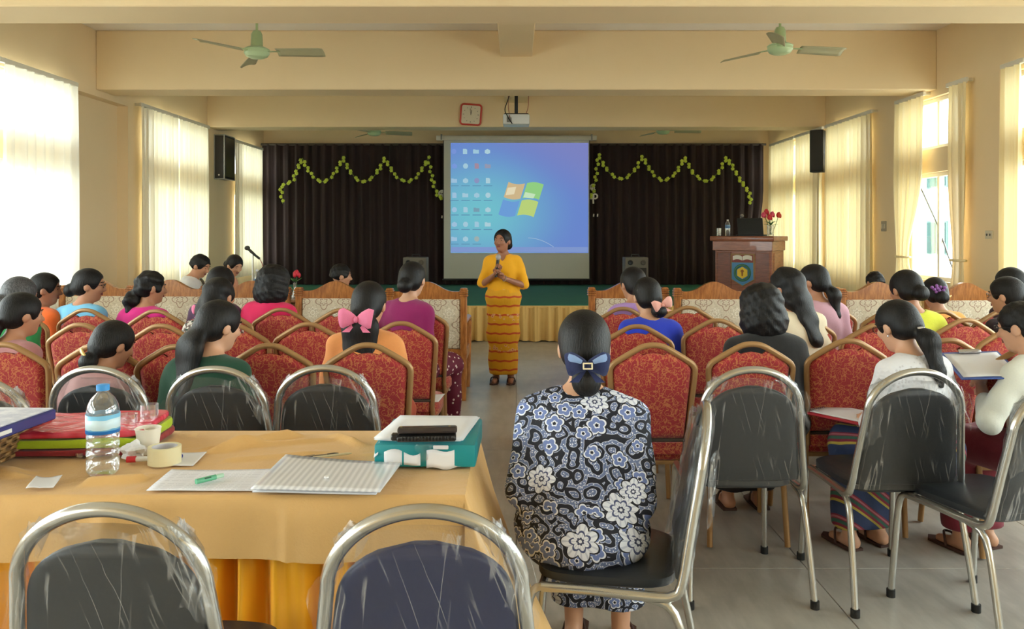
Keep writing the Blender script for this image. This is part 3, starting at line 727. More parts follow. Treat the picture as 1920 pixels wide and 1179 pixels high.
def steel_chair(vinyl):
    t = thing('steel_chair', 'x', 'chair', group='steel tube chairs wrapped in plastic')
    A = arch(.222, .188, 0, .47, .76, .92, -.205, -.285)
    # one bent tube: back arch running into the seat rails
    a0 = A[0]; c0 = A[-1]
    pts = [(-.198, .19, .425), (-.208, .05, .43), (-.22, -.12, .43), (-.224, -.18, .437)]+A+[(.224, -.18, .437), (.22, -.12, .43), (.208, .05, .43), (.198, .19, .425)]
    MB().tube(pts, .0145, 10, sub=3).obj('frame', M_CHROME, t)
    MB().tube([(-.198, .19, .425), (.198, .19, .425)], .012, 8).obj('cross_rail', M_CHROME, t)
    for q in (-1, 1):
        l = MB().tube([(q*.198, .185, .428), (q*.2, .225, .39), (q*.205, .245, .2), (q*.21, .26, .012)], .0125, 10, sub=4).obj('leg', M_CHROME, t)
        MB().lathe([(0, 0), (.017, 0), (.017, .03), (0, .03)], (q*.21, .26, 0), 12).obj('foot_cap', M_FOOT, l)
        l = MB().tube([(q*.214, -.1, .425), (q*.222, -.185, .39), (q*.232, -.235, .2), (q*.24, -.27, .012)], .0125, 10, sub=4).obj('leg', M_CHROME, t)
        MB().lathe([(0, 0), (.017, 0), (.017, .03), (0, .03)], (q*.24, -.27, 0), 12).obj('foot_cap', M_FOOT, l)
    # padded back: rounded top, widening to the seat
    def back(x0, gap, th):
        m = MB()
        def fn(u, v):
            v = 1-(1-v)**1.6
            z = .475+.380*v
            hw = (.206-.034*min(1, v/.75)) - gap
            if v > .68: hw *= max(.16, (1-((v-.68)/.32)**2.2)**.5) if v < .999 else .16
            a = 2*PI*u; ca, sa = math.cos(a), math.sin(a)
            e = .3
            x = hw*math.copysign(abs(ca)**e, ca); y = th*math.copysign(abs(sa)**.7, sa)
            y0 = -.2065-.08*(z-.47)/.45+.012
            s = 1 if .02 < v < .97 else .55
            return (x*(1 if s == 1 else .97), y0+y*s-.008*(1-(x/.2)**2), z)
        V = m.grid(fn, 40, 20, cu=True)
        for j in (0, -1): m.b.faces.new([V[i][j] for i in range(40)])
        return m
    back(0, .0, .02).obj('backrest', vinyl, t, ang=60)
    m = MB()
    def fn(u, v):
        a = 2*PI*u; e = .45
        ca, sa = math.cos(a), math.sin(a)
        r = 1 if 0 < v < 1 else .9
        return (.2*r*math.copysign(abs(ca)**e, ca), .01+.205*r*math.copysign(abs(sa)**e, sa), .432+.045*v+.012*(1-r)*0)
    V = m.grid(fn, 40, 4, cu=True)
    m.b.faces.new([V[i][-1] for i in range(40)]); m.b.faces.new([V[i][0] for i in range(40)][::-1])
    m.obj('seat', vinyl, t, ang=50)
    # loose plastic bag over the back, torn and crumpled at the top corners
    m = MB(); rg = np.random.RandomState(3)
    jit = rg.uniform(-1, 1, (41, 15))
    def fn(u, v):
        z = .462+.425*v
        hw = .216-.03*min(1, v/.75)
        if v > .66: hw *= .62+.38*math.sqrt(max(0, 1-((v-.66)/.35)**2))
        a = 2*PI*u; ca, sa = math.cos(a), math.sin(a); i, j = int(round(u*40)) % 40, int(round(v*14))
        jj = jit[i, j]
        x = (hw+.004*jj+(.012*jj if v > .8 else 0))*math.copysign(abs(ca)**.3, ca)
        th = .036-.008*v
        y0 = -.2065-.08*(z-.47)/.45+.012
        if v < .05: x *= 1.02
        return (x, y0+(th+.004*jj)*math.copysign(abs(sa)**.7, sa)-.008*(1-(x/.2)**2), z+(.012*jj if v > .85 else .004*jj))
    m.grid(fn, 40, 14, cu=True)
    m.obj('plastic_cover', M_PLAST, t, ang=80)
    for q, z0, sz in ((1, .80, .085), (-1, .75, .10)):
        m = MB(); m.grid(lambda u, v: (q*(.15+.065*u+.006*math.sin(9*v)), -.30+.02*u+.008*math.sin(7*u+5*v), z0-sz*.7+sz*1.5*v-.05*u+.006*math.sin(11*u)), 8, 8)
        m.obj('torn_plastic_flap', M_PLAST, t, ang=80)
    return t
ST_B = steel_chair(M_VINYL); ST_N = None
first_b = True
def st_chair(px, py, face, label, d=None, c=.92):
    global first_b
    d = d or (CAMH-c)*FPX/(py-VY)
    top = P(px, py, d); rz = -R(face); f = Vector((math.sin(R(face)), math.cos(R(face)), 0))
    o = place(ST_B, (top.x+f.x*.285, d+f.y*.285, 0), rz, label, first_b); first_b = False
    return o
def chair_at(x, y, face, label):
    global first_b
    o = place(ST_B, (x, y, 0), -R(face), label, first_b); first_b = False; return o
st_chair(195, 955, 2, 'plastic-wrapped black steel chair in the foreground, left one at the yellow table')
nc = st_chair(795, 958, -2, 'plastic-wrapped navy blue steel chair in the foreground, right one at the yellow table')
for ch in nc.children:
    if ch.name.startswith(('backrest', 'seat')): ch.data = ch.data.copy(); ch.data.materials[0] = M_NAVY
st_chair(178, 692, 4, 'wrapped steel chair behind the table holding the woman in dusky mauve')
st_chair(402, 692, 2, 'wrapped steel chair behind the table holding the woman in dark green')
st_chair(608, 690, 0, 'empty wrapped steel chair behind the table, third from left')
st_chair(-48, 712, 4, 'wrapped steel chair cut off by the left edge of the photo', c=.92)
st_chair(1413, 693, 0, 'empty wrapped steel chair in the aisle, right of the sideways chair')
st_chair(1722, 697, -5, 'wrapped steel chair holding the woman in white lace')
st_chair(1990, 725, -18, 'wrapped steel chair cut off by the right edge, holding the person in a white shirt')
chair_at(.295, 2.47, -80, 'plastic-wrapped steel chair turned sideways under the woman in the floral dress')
chair_at(-3.38, 8.25, 80, 'steel chair by the left wall under the man in white')
chair_at(-3.2, 8.85, 80, 'steel chair by the left wall under the woman in peach')

def red_chair():
    t = thing('banquet_chair', 'x', 'chair', group='red damask banquet chairs')
    A = arch(.162, .19, 0, .44, .83, .94, -.2, -.285, True)
    MB().tube(A, .0135, 10, sub=3).obj('back_frame', M_GOLDT, t)
    yz = lambda z: -.2-.085*(z-.44)/.5
    def bp(z0, z1):
        m = MB(); N = 20
        FX, FZ = [0, .042, .0855, .16, .186, .19], [.94, .934, .912, .866, .84, .80]
        def hwz(z): return .152+.026*min(1, (z-.44)/.37)
        def top(x):
            ax = abs(x); z = float(np.interp(ax, FX, FZ))-.012
            if ax < .07: z -= .024*min(1, (.07-ax)/.02)
            return z
        def fn(u, v):
            s = 1 if u < .5 else -1; uu = u*2 if u < .5 else (1-u)*2
            xx = (uu-.5)*2
            zt = top(xx*.184) if z1 is None else z1
            z = z0+(zt-z0)*v; x = xx*hwz(z)
            edge = min(1, min((1-abs(xx))/.12, v/.05+.001, (1-v)/.04+.001)); edge = max(0, edge)**.5
            return (x, yz(z)+.006-s*(.006+.02*edge) if s > 0 else yz(z)+.006+.006+.014*edge, z)
        m.grid(fn, 44, 22, cu=True); return m
    bp(.505, None).obj('backrest', M_REDF, t, ang=70)
    MB().box((0, yz(.5)+.005, .497), (.315, .036, .016), bev=.006).obj('trim_band', mat('dark_piping', (70, 60, 50), .7), t)
    bp(.43, .492).obj('back_skirt', M_REDF, t, ang=70)
    m = MB()
    def fn(u, v):
        a = 2*PI*u; e = .4; ca, sa = math.cos(a), math.sin(a); r = (.93, 1, 1, .97, .86)[int(round(v*4))]
        return (.2*r*math.copysign(abs(ca)**e, ca), .015+.205*r*math.copysign(abs(sa)**e, sa), .395+(0, .01, .05, .072, .08)[int(round(v*4))])
    V = m.grid(fn, 40, 4, cu=True); m.b.faces.new([V[i][-1] for i in range(40)]); m.b.faces.new([V[i][0] for i in range(40)][::-1])
    m.obj('seat', M_REDF, t, ang=60)
    MB().tube([(-.175, -.17, .385), (.175, -.17, .385), (.18, .19, .385), (-.18, .19, .385)], .012, 8, True).obj('seat_frame', M_GOLDT, t)
    for q in (-1, 1):
        l = MB().tube([(q*.18, .185, .39), (q*.19, .225, 0.006)], .0135, 10).obj('leg', M_GOLDT, t)
        l = MB().tube([(q*.162, -.2, .46), (q*.166, -.19, .4), (q*.178, -.235, .006)], .0135, 10, sub=3).obj('leg', M_GOLDT, t)
    return t
RC = red_chair(); first_r = True
def rc(px, py, label, face=0, d=None):
    global first_r
    d = d or (CAMH-.94)*FPX/(py-VY)
    x = P(px, py, d).x; f = Vector((math.sin(R(face)), math.cos(R(face)), 0))
    o = place(RC, (x+f.x*.285, d+f.y*.285, 0), -R(face), label, first_r); first_r = False; return o
for a in ((6, 646, 'red damask chair at the left edge of the photo, holding the woman in dusty pink'),
          (182, 648, 'red damask chair in front of the woman in dusky mauve, nearest row', 2),
          (332, 650, 'red damask chair in the nearest left row, left of the woman in dark green', 2),
          (505, 648, 'empty red damask chair directly behind the empty wrapped steel chair', 1),
          (689, 647, 'red damask chair at the aisle holding the woman with the large pink bow'),
          (1225, 647, 'empty red damask chair just right of the woman in the floral dress'),
          (1410, 645, 'red damask chair holding the woman in black with bobbed hair', 0),
          (1592, 639, 'empty red damask chair in front of the woman in white lace, left side', -2),
          (1778, 638, 'red damask chair behind the blue clipboard', -3),
          (1930, 652, 'red damask chair at the right edge in front of the white shirt', -4)): rc(*a)
for a in ((150, 609, 'red damask chair in the second left row below the light blue blouse', 3),
          (302, 611, 'red damask chair in the second left row below the magenta blouse', 3),
          (437, 610, 'red damask chair holding the woman in the speckled blouse', 2),
          (578, 608, 'empty red damask chair in the second left row, left of the large pink bow', 1),
          (752, 606, 'red damask chair at the aisle end of the second left row, paper on its seat', 0),
          (1195, 612, 'red damask chair holding the woman in royal blue', 0),
          (1345, 601, 'empty red damask chair between the royal blue and the black blouse', -1),
          (1507, 598, 'red damask chair holding the woman with wavy hair and silver clip', -2),
          (1645, 610, 'red damask chair holding the woman in yellow-green', -3),
          (1812, 600, 'empty red damask chair between the yellow-green and the dark blouse', -4),
          (1902, 616, 'red damask chair at the right edge holding the woman in the dark blouse', -5)): rc(*a)
for a in ((30, 590, 'red damask chair at far left holding the woman in orange', 4),
          (160, 585, 'red damask chair holding the woman in light blue', 3),
          (292, 587, 'red damask chair holding the woman in magenta', 3),
          (415, 588, 'red damask chair mostly hidden behind the speckled blouse', 2),
          (527, 584, 'red damask chair holding the woman in crimson with shoulder-length hair', 1),
          (640, 585, 'empty red damask chair in the third row behind the pink bow', 1),
          (783, 584, 'red damask chair at the aisle holding the woman in purple', 0),
          (1168, 582, 'red damask chair holding the woman in lavender', 0),
          (1290, 580, 'empty red damask chair in the third row before the pale pink hair bow', -1),
          (1555, 578, 'red damask chair holding the woman with a low ponytail at the right', -3),
          (1672, 585, 'red damask chair in the third row left of the orange-peach blouse', -4),
          (1765, 588, 'red damask chair holding the woman in orange-peach', -4),
          (1880, 588, 'red damask chair in the third row at the right edge', -5)): rc(*a, d=(CAMH-.94)*FPX/(a[1]-VY)+.12)

# ---------------------------------------------------------------- carved armchairs facing the stage
W_S = wood('honey_sofa_wood', (140, 82, 38), (186, 122, 62), .28, (22, 4, 4))
n = NT('beige_medallion_brocade'); co = n.co(); x, y, z = n.xyz(co)
u = (x*5.2).frac()-.5; v = ((z-.55)*5.2).frac()-.5
r1 = (u*u+v*v).sqrt(); u2 = (x*5.2+.5).frac()-.5; v2 = ((z-.55)*5.2+.5).frac()-.5; r2 = (u2*u2+v2*v2).sqrt()
an = n.atan2(u, v); pet = r1-.30-(an*4).cos()*.07; an2 = n.atan2(u2, v2); pet2 = r2-.2-(an2*8).cos()*.04
lines = pet.abs().lt(.022).max((r1-.14-(an*6).cos()*.03).abs().lt(.02)); l2 = pet2.abs().lt(.02).max((r2-.09).abs().lt(.018))
vine = (n.noise(co, 30, 1)-.5).abs().lt(.02)
base = n.mix(n.noise(co, 40, 3), lin((196, 182, 156)), lin((222, 210, 188)))
c = n.mix(lines*.75, base, lin((136, 92, 74))); c = n.mix(l2*.7, c, lin((238, 232, 218))); c = n.mix(vine*.35, c, lin((120, 106, 80)))
n.set(c, .8); n.bump(n.noise(co, 200, 2), .15, .003); M_BROC = n.m
M_CREAMSEAT = cloth('cream_seat_cover', (216, 200, 164), .06)
def armchair():
    t = thing('carved_armchair', 'x', 'armchair', group='carved wooden armchairs')
    # local: faces +y, crest at back y=-.3
    hw = .312
    m = MB()
    N = 30; top = []; bot = []
    for i in range(N+1):
        q = -1+2*i/N; x = q*hw
        h = .93+.085*(.5+.5*math.cos(PI*min(1, abs(q)/.78)))**1.15
        top.append((x, h)); bot.append((x, .865-.0*abs(q)))
    m.prism(bot+top[::-1], .05, Matrix.Translation((0, -.30, 0)) @ Matrix(((1, 0, 0, 0), (0, 0, 1, 0), (0, 1, 0, 0), (0, 0, 0, 1))), bev=.014)
    m.obj('crest_rail', W_S, t, ang=45)
    for q in (-1, 1):
        m = MB()
        m.box((q*(hw+.005), -.285, .66), (.055, .06, .56), bev=.008)
        for zz in (.895, .915, .935): m.box((q*(hw+.005), -.285, zz), (.075, .08, .014), bev=.005)
        m.box((q*(hw+.005), -.285, .95), (.062, .066, .022), bev=.008)
        m.tube([(q*(hw+.005), -.29, .4), (q*(hw+.005), -.31, 0)], [.028, .022], 8)
        m.obj('back_post', W_S, t, ang=35)
        m = MB(); m.tube([(q*(hw+.01), -.26, .66), (q*(hw+.01), 0, .665), (q*(hw+.01), .22, .66), (q*(hw+.01), .31, .635)], [.024, .03, .036, .03], 10, sub=4, flat=.7)
        m.tube([(q*(hw+.01), .33, .65), (q*(hw+.01), .345, .60), (q*(hw+.01), .30, .58), (q*(hw+.01), .29, .62)], .02, 8, sub=4)
        m.obj('armrest', W_S, t)
        MB().tube([(q*(hw+.01), .29, .62), (q*(hw), .31, .4), (q*hw, .29, .005)], [.032, .036, .026], 10, sub=4).obj('leg', W_S, t)
        MB().box((q*(hw+.005), 0, .37), (.04, .56, .09), bev=.008).obj('side_rail', W_S, t)
    MB().box((0, -.285, .41), (2*hw, .045, .06), bev=.006).obj('lower_rail', W_S, t)
    MB().box((0, .28, .37), (2*hw, .045, .09), bev=.008).obj('front_rail', W_S, t)
    MB().box((0, -.275, .655), (2*hw-.05, .06, .43), bev=.016, seg=2).obj('back_upholstery', M_BROC, t, ang=50)
    MB().box((0, .02, .44), (2*hw-.03, .54, .10), bev=.03, seg=3).obj('seat_cushion', M_CREAMSEAT, t, ang=50)
    return t
AC = armchair()
for i, (px, d, face, lab) in enumerate(((180, 7.2, 3, 'carved armchair at far left behind the light blue blouse'), (318, 7.15, 3, 'carved armchair behind the magenta blouse'),
        (470, 7.0, 2, 'carved armchair behind the speckled blouse and the crimson blouse'), (628, 6.95, 1, 'carved brocade armchair with a dark-haired occupant in profile left of the aisle'),
        (800, 6.85, 0, 'carved brocade armchair at the left side of the aisle, behind the purple blouse'), (1178, 6.95, 0, 'carved brocade armchair at the right side of the aisle'),
        (1340, 6.85, 0, 'carved brocade armchair in front of the lectern'), (1500, 6.95, -1, 'carved armchair mostly hidden behind two long-haired women on the right'),
        (1648, 6.82, -2, 'carved brocade armchair holding the person whose hair top shows by the yellow curtain'), (1812, 6.74, -3, 'carved brocade armchair below the open casement at the right'))):
    p = P(px, 0, d); f = Vector((math.sin(R(face)), math.cos(R(face)), 0))
    place(AC, (p.x+f.x*.3, d+f.y*.3, 0), -R(face), lab, i == 0)

# ---------------------------------------------------------------- foreground table
TX0, TX1, TY0, TY1, TZ = -2.6, -.135, 2.11, 2.79, .75
M_TCLOTH = cloth('tan_gold_tablecloth', (214, 170, 106), .05, rough=.7, fold=.35)
n = NT('gold_satin'); co = n.co(); n.set(n.mix(n.noise(co, 5, 2), lin((232, 156, 14)), lin((246, 180, 34))), .36); n.b.inputs['Sheen Weight'].default_value = .2; M_SATIN = n.m
t = thing('folding_table', 'long table in the foreground under a tan tablecloth', 'table', ((TX0+TX1)/2, (TY0+TY1)/2, 0))
L, Wd = TX1-TX0, TY1-TY0
MB().box((0, 0, TZ-.02), (L-.02, Wd-.02, .03), bev=.004).obj('tabletop', wood('pale_table_board', (150, 120, 84), (176, 142, 100), .5), t)
for sx in (-1, 1):
    for sy in (-1, 1): MB().tube([(sx*(L/2-.12), sy*(Wd/2-.08), TZ-.04), (sx*(L/2-.1), sy*(Wd/2-.06), 0.0)], .016, 8).obj('leg', M_CHROME, t)
# cloth: top with wrinkles, short drop in front, long flared drop at the right end
t = thing('tablecloth', 'tan gold tablecloth with pressed creases draped over the foreground table', 'tablecloth', (0, 0, 0))
def wr(x, y):
    h = 0
    for (x0, y0, dx, dy, a, w) in ((-1.05, 2.3, .55, -.25, .010, .018), (-1.3, 2.18, .5, .12, .008, .02), (-.75, 2.72, -.22, -.22, .012, .02), (-.62, 2.72, .12, -.12, .008, .016),
                                   (-1.9, 2.4, .5, -.1, .007, .02), (-1.0, 2.55, .4, .12, .005, .015), (-.9, 2.42, .3, .1, .004, .02), (-1.5, 2.3, .3, -.12, .006, .016), (-.46, 2.5, .2, .05, .003, .012)):
        l = math.hypot(dx, dy); s = ((x-x0)*dx+(y-y0)*dy)/l; q = (-(x-x0)*dy+(y-y0)*dx)/l
        k = math.exp(-(q/w)**2)*max(0, min(1, s/.06+.5))*max(0, min(1, (l-s)/.08+.3)) if -.03 < s < l+.05 else 0
        h += 2.4*a*k
    for (x0, x1, y0, y1) in ((-1.05, -.25, 2.08, 2.42), (-.42, -.10, 2.28, 2.68), (-1.65, -1.12, 2.4, 2.8), (-1.34, -.88, 2.28, 2.52), (-1.42, -1.18, 2.05, 2.27), (-1.95, -1.5, 2.1, 2.7)):
        if x0 < x < x1 and y0 < y < y1: h *= 1-min(1, min(x-x0, x1-x, y-y0, y1-y)/.02)
    return h
def edge(y0): return 0
m = MB()
m.grid(lambda u, v: (TX0+(TX1-TX0)*u, TY0+(TY1-TY0)*v, TZ+.003+wr(TX0+(TX1-TX0)*u, TY0+(TY1-TY0)*v)), 240, 80)
def frontfold(x):
    return .026*math.exp(-((x+1.07)/.03)**2)+.010*math.exp(-((x+.60)/.012)**2)+.007*math.exp(-((x+.38)/.01)**2)+.006*math.exp(-((x+1.4)/.05)**2)+.012*math.exp(-((x+1.75)/.06)**2)+.012*math.sin(x*9)+.007*math.sin(x*23+1)
def front(u, v):
    x = TX0+(TX1-TX0)*u; z = TZ+.003-.165*v
    k = min(1, v*4)
    y = TY0-.006*math.sin(min(1, v*6)*PI/2)-k*(.008+frontfold(x)*v**.5)+(wr(x, TY0)*0)
    return (x, y, z+wr(x, TY0)*(1-k)+.004*math.sin(x*5)*k)
m.grid(front, 240, 14)
def side(u, v):     # right end: flares outwards, lower edge near the floor
    y = TY0+(TY1-TY0)*u; z = TZ+.003-.60*v
    fl_ = .30*v**1.15*(1-.25*u)
    f = .02*math.sin(u*11+.5)*v+.012*math.sin(u*23)*v
    return (TX1+.006*math.sin(min(1, v*8)*PI/2)+fl_*.9+f, y+.0-.05*v*(1-u)+.04*v*u, z)
m.grid(side, 30, 26)
def corner(u, v):   # gusset of hanging cloth between front drop and right drop
    a = front(1, min(1, v)) if True else None
    b = side(0, v)
    zf = TZ+.003-(.165+.44*u**1.0)*v
    ax = TX1; ay = TY0-.014*min(1, v*4)
    return (ax+(b[0]-ax)*u+.0, ay+(b[1]-ay)*u-.05*math.sin(PI*u)*v, zf)
m.grid(corner, 12, 26)
def backd(u, v):
    return (TX0+(TX1-TX0)*u, TY1+.004+.012*math.sin(u*60)*v, TZ+.003-.2*v)
m.grid(backd, 80, 5)
bmesh.ops.remove_doubles(m.b, verts=m.b.verts, dist=.0008)
m.obj('cloth', M_TCLOTH, t, ang=70)
t = thing('table_skirt', 'shiny gold satin skirt hanging in folds below the front of the tablecloth', 'table skirt', (0, 0, 0))
m = MB()
def fn(u, v):
    x = TX0+.03+(L-.06)*u; q = x*2*PI/.115
    A = .018+.032*(1-v)**.7
    return (x+.014*math.sin(q*.43+1), TY0+.045+A*math.sin(q+1.1*math.sin(q*.29)+.25*(1-v))+.012*math.sin(q*1.9+2*v), .01+.70*v)
m.grid(fn, 420, 12); m.obj('satin', M_SATIN, t, ang=0).data.polygons.foreach_set('use_smooth', [True]*5040)
MB().box(((TX0+TX1)/2, TY0+.045, .715), (L-.05, .035, .03)).obj('skirt_band', M_SATIN, t)
# ---- things on the table
ZT0 = TZ+.007
def T(px, py, dz=0): d = (CAMH-ZT0-dz)*FPX/(py-VY); p = P(px, py, d); p.z = ZT0+dz; return p
M_PAPER = mat('white_paper', (226, 226, 230), .7, var=.02)
def sheet(name, label, cat, quad, z, m, curl=.006, t=.0012, group=None, nu=14, nv=10):
    """a thin sheet given by four table points (near left, near right, far right, far left), softly curled"""
    q = [Vector((a.x, a.y, 0)) for a in quad]; c = sum(q, Vector())/4
    b = MB()
    def fn(u, v):
        p = (q[0]*(1-u)+q[1]*u)*(1-v)+(q[3]*(1-u)+q[2]*u)*v-c
        return (p.x, p.y, curl*(.5+.5*math.sin(5*u+3*v))*(abs(u-.5)*1.2+abs(v-.5)*.6)+.0006)
    b.grid(fn, nu, nv)
    o = b.obj(name, m, loc=(c.x, c.y, z), ang=60, solid=t)
    return tag(o, label, cat, group) if cat else o
bp = T(193, 888)
n = NT('blue_drink_label'); co = n.co(); x, y, z = n.xyz(co)
blob = (n.noise(n.scale(co, (30, 30, 45)), 1, 2)-.5)
c = n.mix(((z-.145).abs()+blob*.012).lt(.014), lin((112, 186, 232)), lin((205, 228, 240)))
c = n.mix((z+blob*.006).lt(.128), c, lin((38, 128, 216)))
n.set(n.mix((z+blob*.004).gt(.160), c, lin((128, 198, 238))), .35); M_LBL = n.m
bottle('water_bottle', (bp.x, bp.y, ZT0+.002), 'large clear water bottle with blue cap and blue label on the foreground table', .252, .044, (64, 152, 226), M_LBL)
p = T(235, 838); tumbler((p.x, p.y+.02, ZT0+.002), 'clear glass just right of the blue-capped bottle', .10, .028)
p = T(272, 828); tumbler((p.x, p.y+.03, ZT0+.002), 'taller clear glass behind the white paper cup', .115, .029)
M_CUP = mat('white_cup', (228, 222, 208), .5, var=.03)
p = T(278, 850); t = thing('paper_cup', 'white paper cup standing behind the tape roll', 'cup', (p.x, p.y, ZT0+.002))
MB().lathe([(0, .004), (.026, .004), (.026, 0), (.028, 0), (.038, .078), (.0355, .078), (.026, .008), (0, .008)], seg=28).obj('cup_wall', M_CUP, t)
MB().tube([(.0375*math.cos(a), .0375*math.sin(a), .078) for a in [2*PI*k/28 for k in range(28)]], .0016, 6, True).obj('rolled_rim', M_CUP, t)
p = T(236, 868); m = MB(); bm_ = bmesh.ops.create_icosphere(m.b, subdivisions=3, radius=.032)
for v in m.b.verts:
    k = 1+.35*math.sin(v.co.x*130+1)*math.sin(v.co.y*150)+.2*math.sin(v.co.z*210); v.co *= k; v.co.z = max(v.co.z*.8, -.02)
tag(m.obj('crumpled_paper', M_PAPER, loc=(p.x, p.y+.05, ZT0+.024), ang=15), 'crumpled white tissue lying against the large bottle', 'paper')
p = T(296, 877); t = thing('tape_roll', 'wide roll of cream packing tape lying flat near the cups', 'tape', (p.x, p.y+.045, ZT0+.002))
MB().lathe([(.037, 0), (.047, 0), (.047, .05), (.037, .05), (.037, 0)], seg=32).obj('tape', mat('cream_tape', (222, 212, 172), .35), t, ang=50)
MB().lathe([(.034, .001), (.0368, .001), (.0368, .049), (.034, .049), (.034, .001)], seg=32).obj('core', mat('tape_core', (206, 204, 210), .6), t, ang=50)
p = T(258, 868); t = thing('marker_pen', 'white marker with red cap lying left of the tape roll', 'pen', (p.x, p.y, ZT0+.012), R(10))
MB().tube([(-.005, 0, 0), (.06, 0, 0)], .008, 10).obj('barrel', mat('white_plastic', (225, 225, 225), .4), t)
MB().tube([(-.03, 0, 0), (-.004, 0, 0)], .0098, 10).obj('cap', mat('red_cap', (196, 44, 52), .4), t)
p = T(332, 862); t = thing('pen', 'dark blue capped pen lying on white paper right of the tape roll', 'pen', (p.x-.02, p.y, ZT0+.014), R(-15))
MB().tube([(-.06, 0, 0), (0, 0, 0)], .006, 8).obj('barrel', mat('white_plastic', (225, 225, 225), .4), t)
MB().tube([(0, 0, 0), (.03, 0, 0), (.04, 0, 0)], [.011, .011, .006], 10).obj('cap', mat('navy_cap', (36, 54, 130), .4), t)
sheet('paper_sheet', 'small white sheet under the dark blue pen', 'paper', [T(318, 874), T(362, 874), T(388, 849), T(340, 850)], ZT0+.001, M_PAPER, .002)
sheet('paper_note', 'small white folded note alone at the left front of the table', 'paper', [T(48, 921), T(100, 917), T(117, 898), T(68, 898)], ZT0+.004, M_PAPER, .008)
n = NT('printed_page'); co = n.co(); x, y, z = n.xyz(co)
ln = ((y*70).frac().lt(.35))*(n.noise(n.scale(co, (1, .001, 0)), 90, 1).gt(.46))*(n.noise(n.scale(co, (1, 70, 0)), .8, 1).gt(.42))
n.set(n.mix(ln*.22, lin((228, 228, 236)), lin((120, 120, 140))), .7); M_PRINT = n.m
sheet('paper_sheet', 'printed white page lying left of the clear folder', 'paper', [T(274, 922), T(492, 921), T(520, 882), T(322, 882)], ZT0+.001, M_PRINT, .004)
p = T(390, 907); t = thing('green_pen', 'short green marker lying across the printed page', 'pen', (p.x, p.y, ZT0+.014), R(48))
MB().tube([(-.034, 0, 0), (.022, 0, 0)], .0075, 10).obj('barrel', mat('green_marker', (96, 176, 138), .4), t)
MB().tube([(.022, 0, 0), (.044, 0, 0)], .0062, 10).obj('cap', mat('pale_green_cap', (176, 214, 190), .4), t)
MB().tube([(-.012, -.0055, .004), (.006, -.0055, .004)], .0022, 6).obj('clip', mat('dark_green', (40, 90, 70), .4), t)
# clear button folder with ribbed film
n = NT('ribbed_clear_folder'); co = n.co(); x, y, z = n.xyz(co)
rb = ((x*58).frac()-.5).abs()
n.set(n.mix(rb.step(.05, .45), lin((206, 206, 212)), lin((232, 232, 236))), .22); n.bump(rb, .35, .003); n.b.inputs['Coat Weight'].default_value = .5; M_FOLD = n.m
o = sheet('document_folder', 'ribbed translucent document folder with a snap button near the table front', None, [T(470, 930), T(712, 934), T(752, 882), T(536, 864)], ZT0+.016, M_FOLD, .004, .004)
tag(o, 'ribbed translucent document folder with a snap button near the table front', 'folder')
sn = MB().lathe([(0, 0), (.007, 0), (.006, .004), (0, .005)], seg=14).obj('snap_button', mat('white_plastic', (225, 225, 225), .4), o); pb = T(612, 909)
sn.location = (pb.x-o.location.x, pb.y-o.location.y, .004)
pg = sheet('inner_page', '', None, [T(473, 929), T(705, 933), T(735, 888), T(530, 872)], 0, M_PAPER, .003, .003); pg.parent = o; pg.location = (pg.location.x-o.location.x, pg.location.y-o.location.y, -.008)
for px, py, a, lab, cc in ((598, 862, 32, 'thin dark pen lying behind the clear folder', (70, 66, 60)), (622, 861, 24, 'cream ballpoint pen lying behind the clear folder', (216, 206, 176))):
    p = T(px, py); t = thing('ballpoint_pen', lab, 'pen', (p.x, p.y+.015, ZT0+.008), R(a))
    MB().tube([(-.06, 0, 0), (.045, 0, 0), (.058, 0, 0)], [.004, .004, .001], 8).obj('barrel', mat('pen_%d' % cc[0], cc, .35), t)
    MB().box((-.035, 0, .006), (.035, .003, .002)).obj('clip', M_CHROME, t)
# teal box file with papers and a black punch on top
a, b_, c_ = T(703, 878), T(893, 880), T(908, 792, .09)
M_TEAL = mat('teal_box_file', (20, 138, 146), .35, var=.06)
t = thing('box_file', 'teal document box with torn white labels at the right end of the table', 'box file', ((a.x+b_.x)/2, a.y+.165, ZT0+.002), R(-1))
w = b_.x-a.x
MB().box((0, 0, .034), (w, .33, .066), bev=.006, seg=2).obj('case', M_TEAL, t)
m = MB(); m.grid(lambda u, v: (-w*.40+w*.36*u, -.168-.004*math.sin(9*u), .008+.048*v*(.8+.2*math.sin(6*u))), 10, 4); m.grid(lambda u, v: (w*.02+w*.34*u, -.169-.006*math.sin(5*u), -.0+.052*v+.004*math.sin(8*u)), 10, 4)
m.obj('torn_label', M_PAPER, t, solid=.0012)
MB().box((w*.16, -.17, .061), (.045, .004, .012), bev=.002).obj('index_tag', M_PAPER, t)
m = MB(); m.grid(lambda u, v: (-.02+.05*u+.01*math.sin(6*v), -.171-.004*math.sin(7*u), .02+.05*v), 6, 6); m.obj('clear_tape', M_PLAST, t)
m = MB(); m.grid(lambda u, v: (-w*.5+.012*u, -.17+.03*v, .03+.03*v+.01*u), 3, 3); m.obj('paper_corner', M_PAPER, t, solid=.001)
t2 = thing('paper_stack', 'stack of white papers lying on the teal document box', 'papers', ((a.x+b_.x)/2-.006, a.y+.172, ZT0+.0715), R(-3))
rg = np.random.RandomState(5)
for k in range(7):
    m = MB(); dx, dy = rg.uniform(-.008, .008), rg.uniform(-.01, .01)
    m.grid(lambda u, v: (-.128+.256*u+dx+.02*(v-.5), -.15+.30*v+dy, .0014*k+.002*(abs(u-.5)*2)**4*(1-v)), 8, 8)
    m.obj('sheet', M_PAPER, t2, solid=.001)
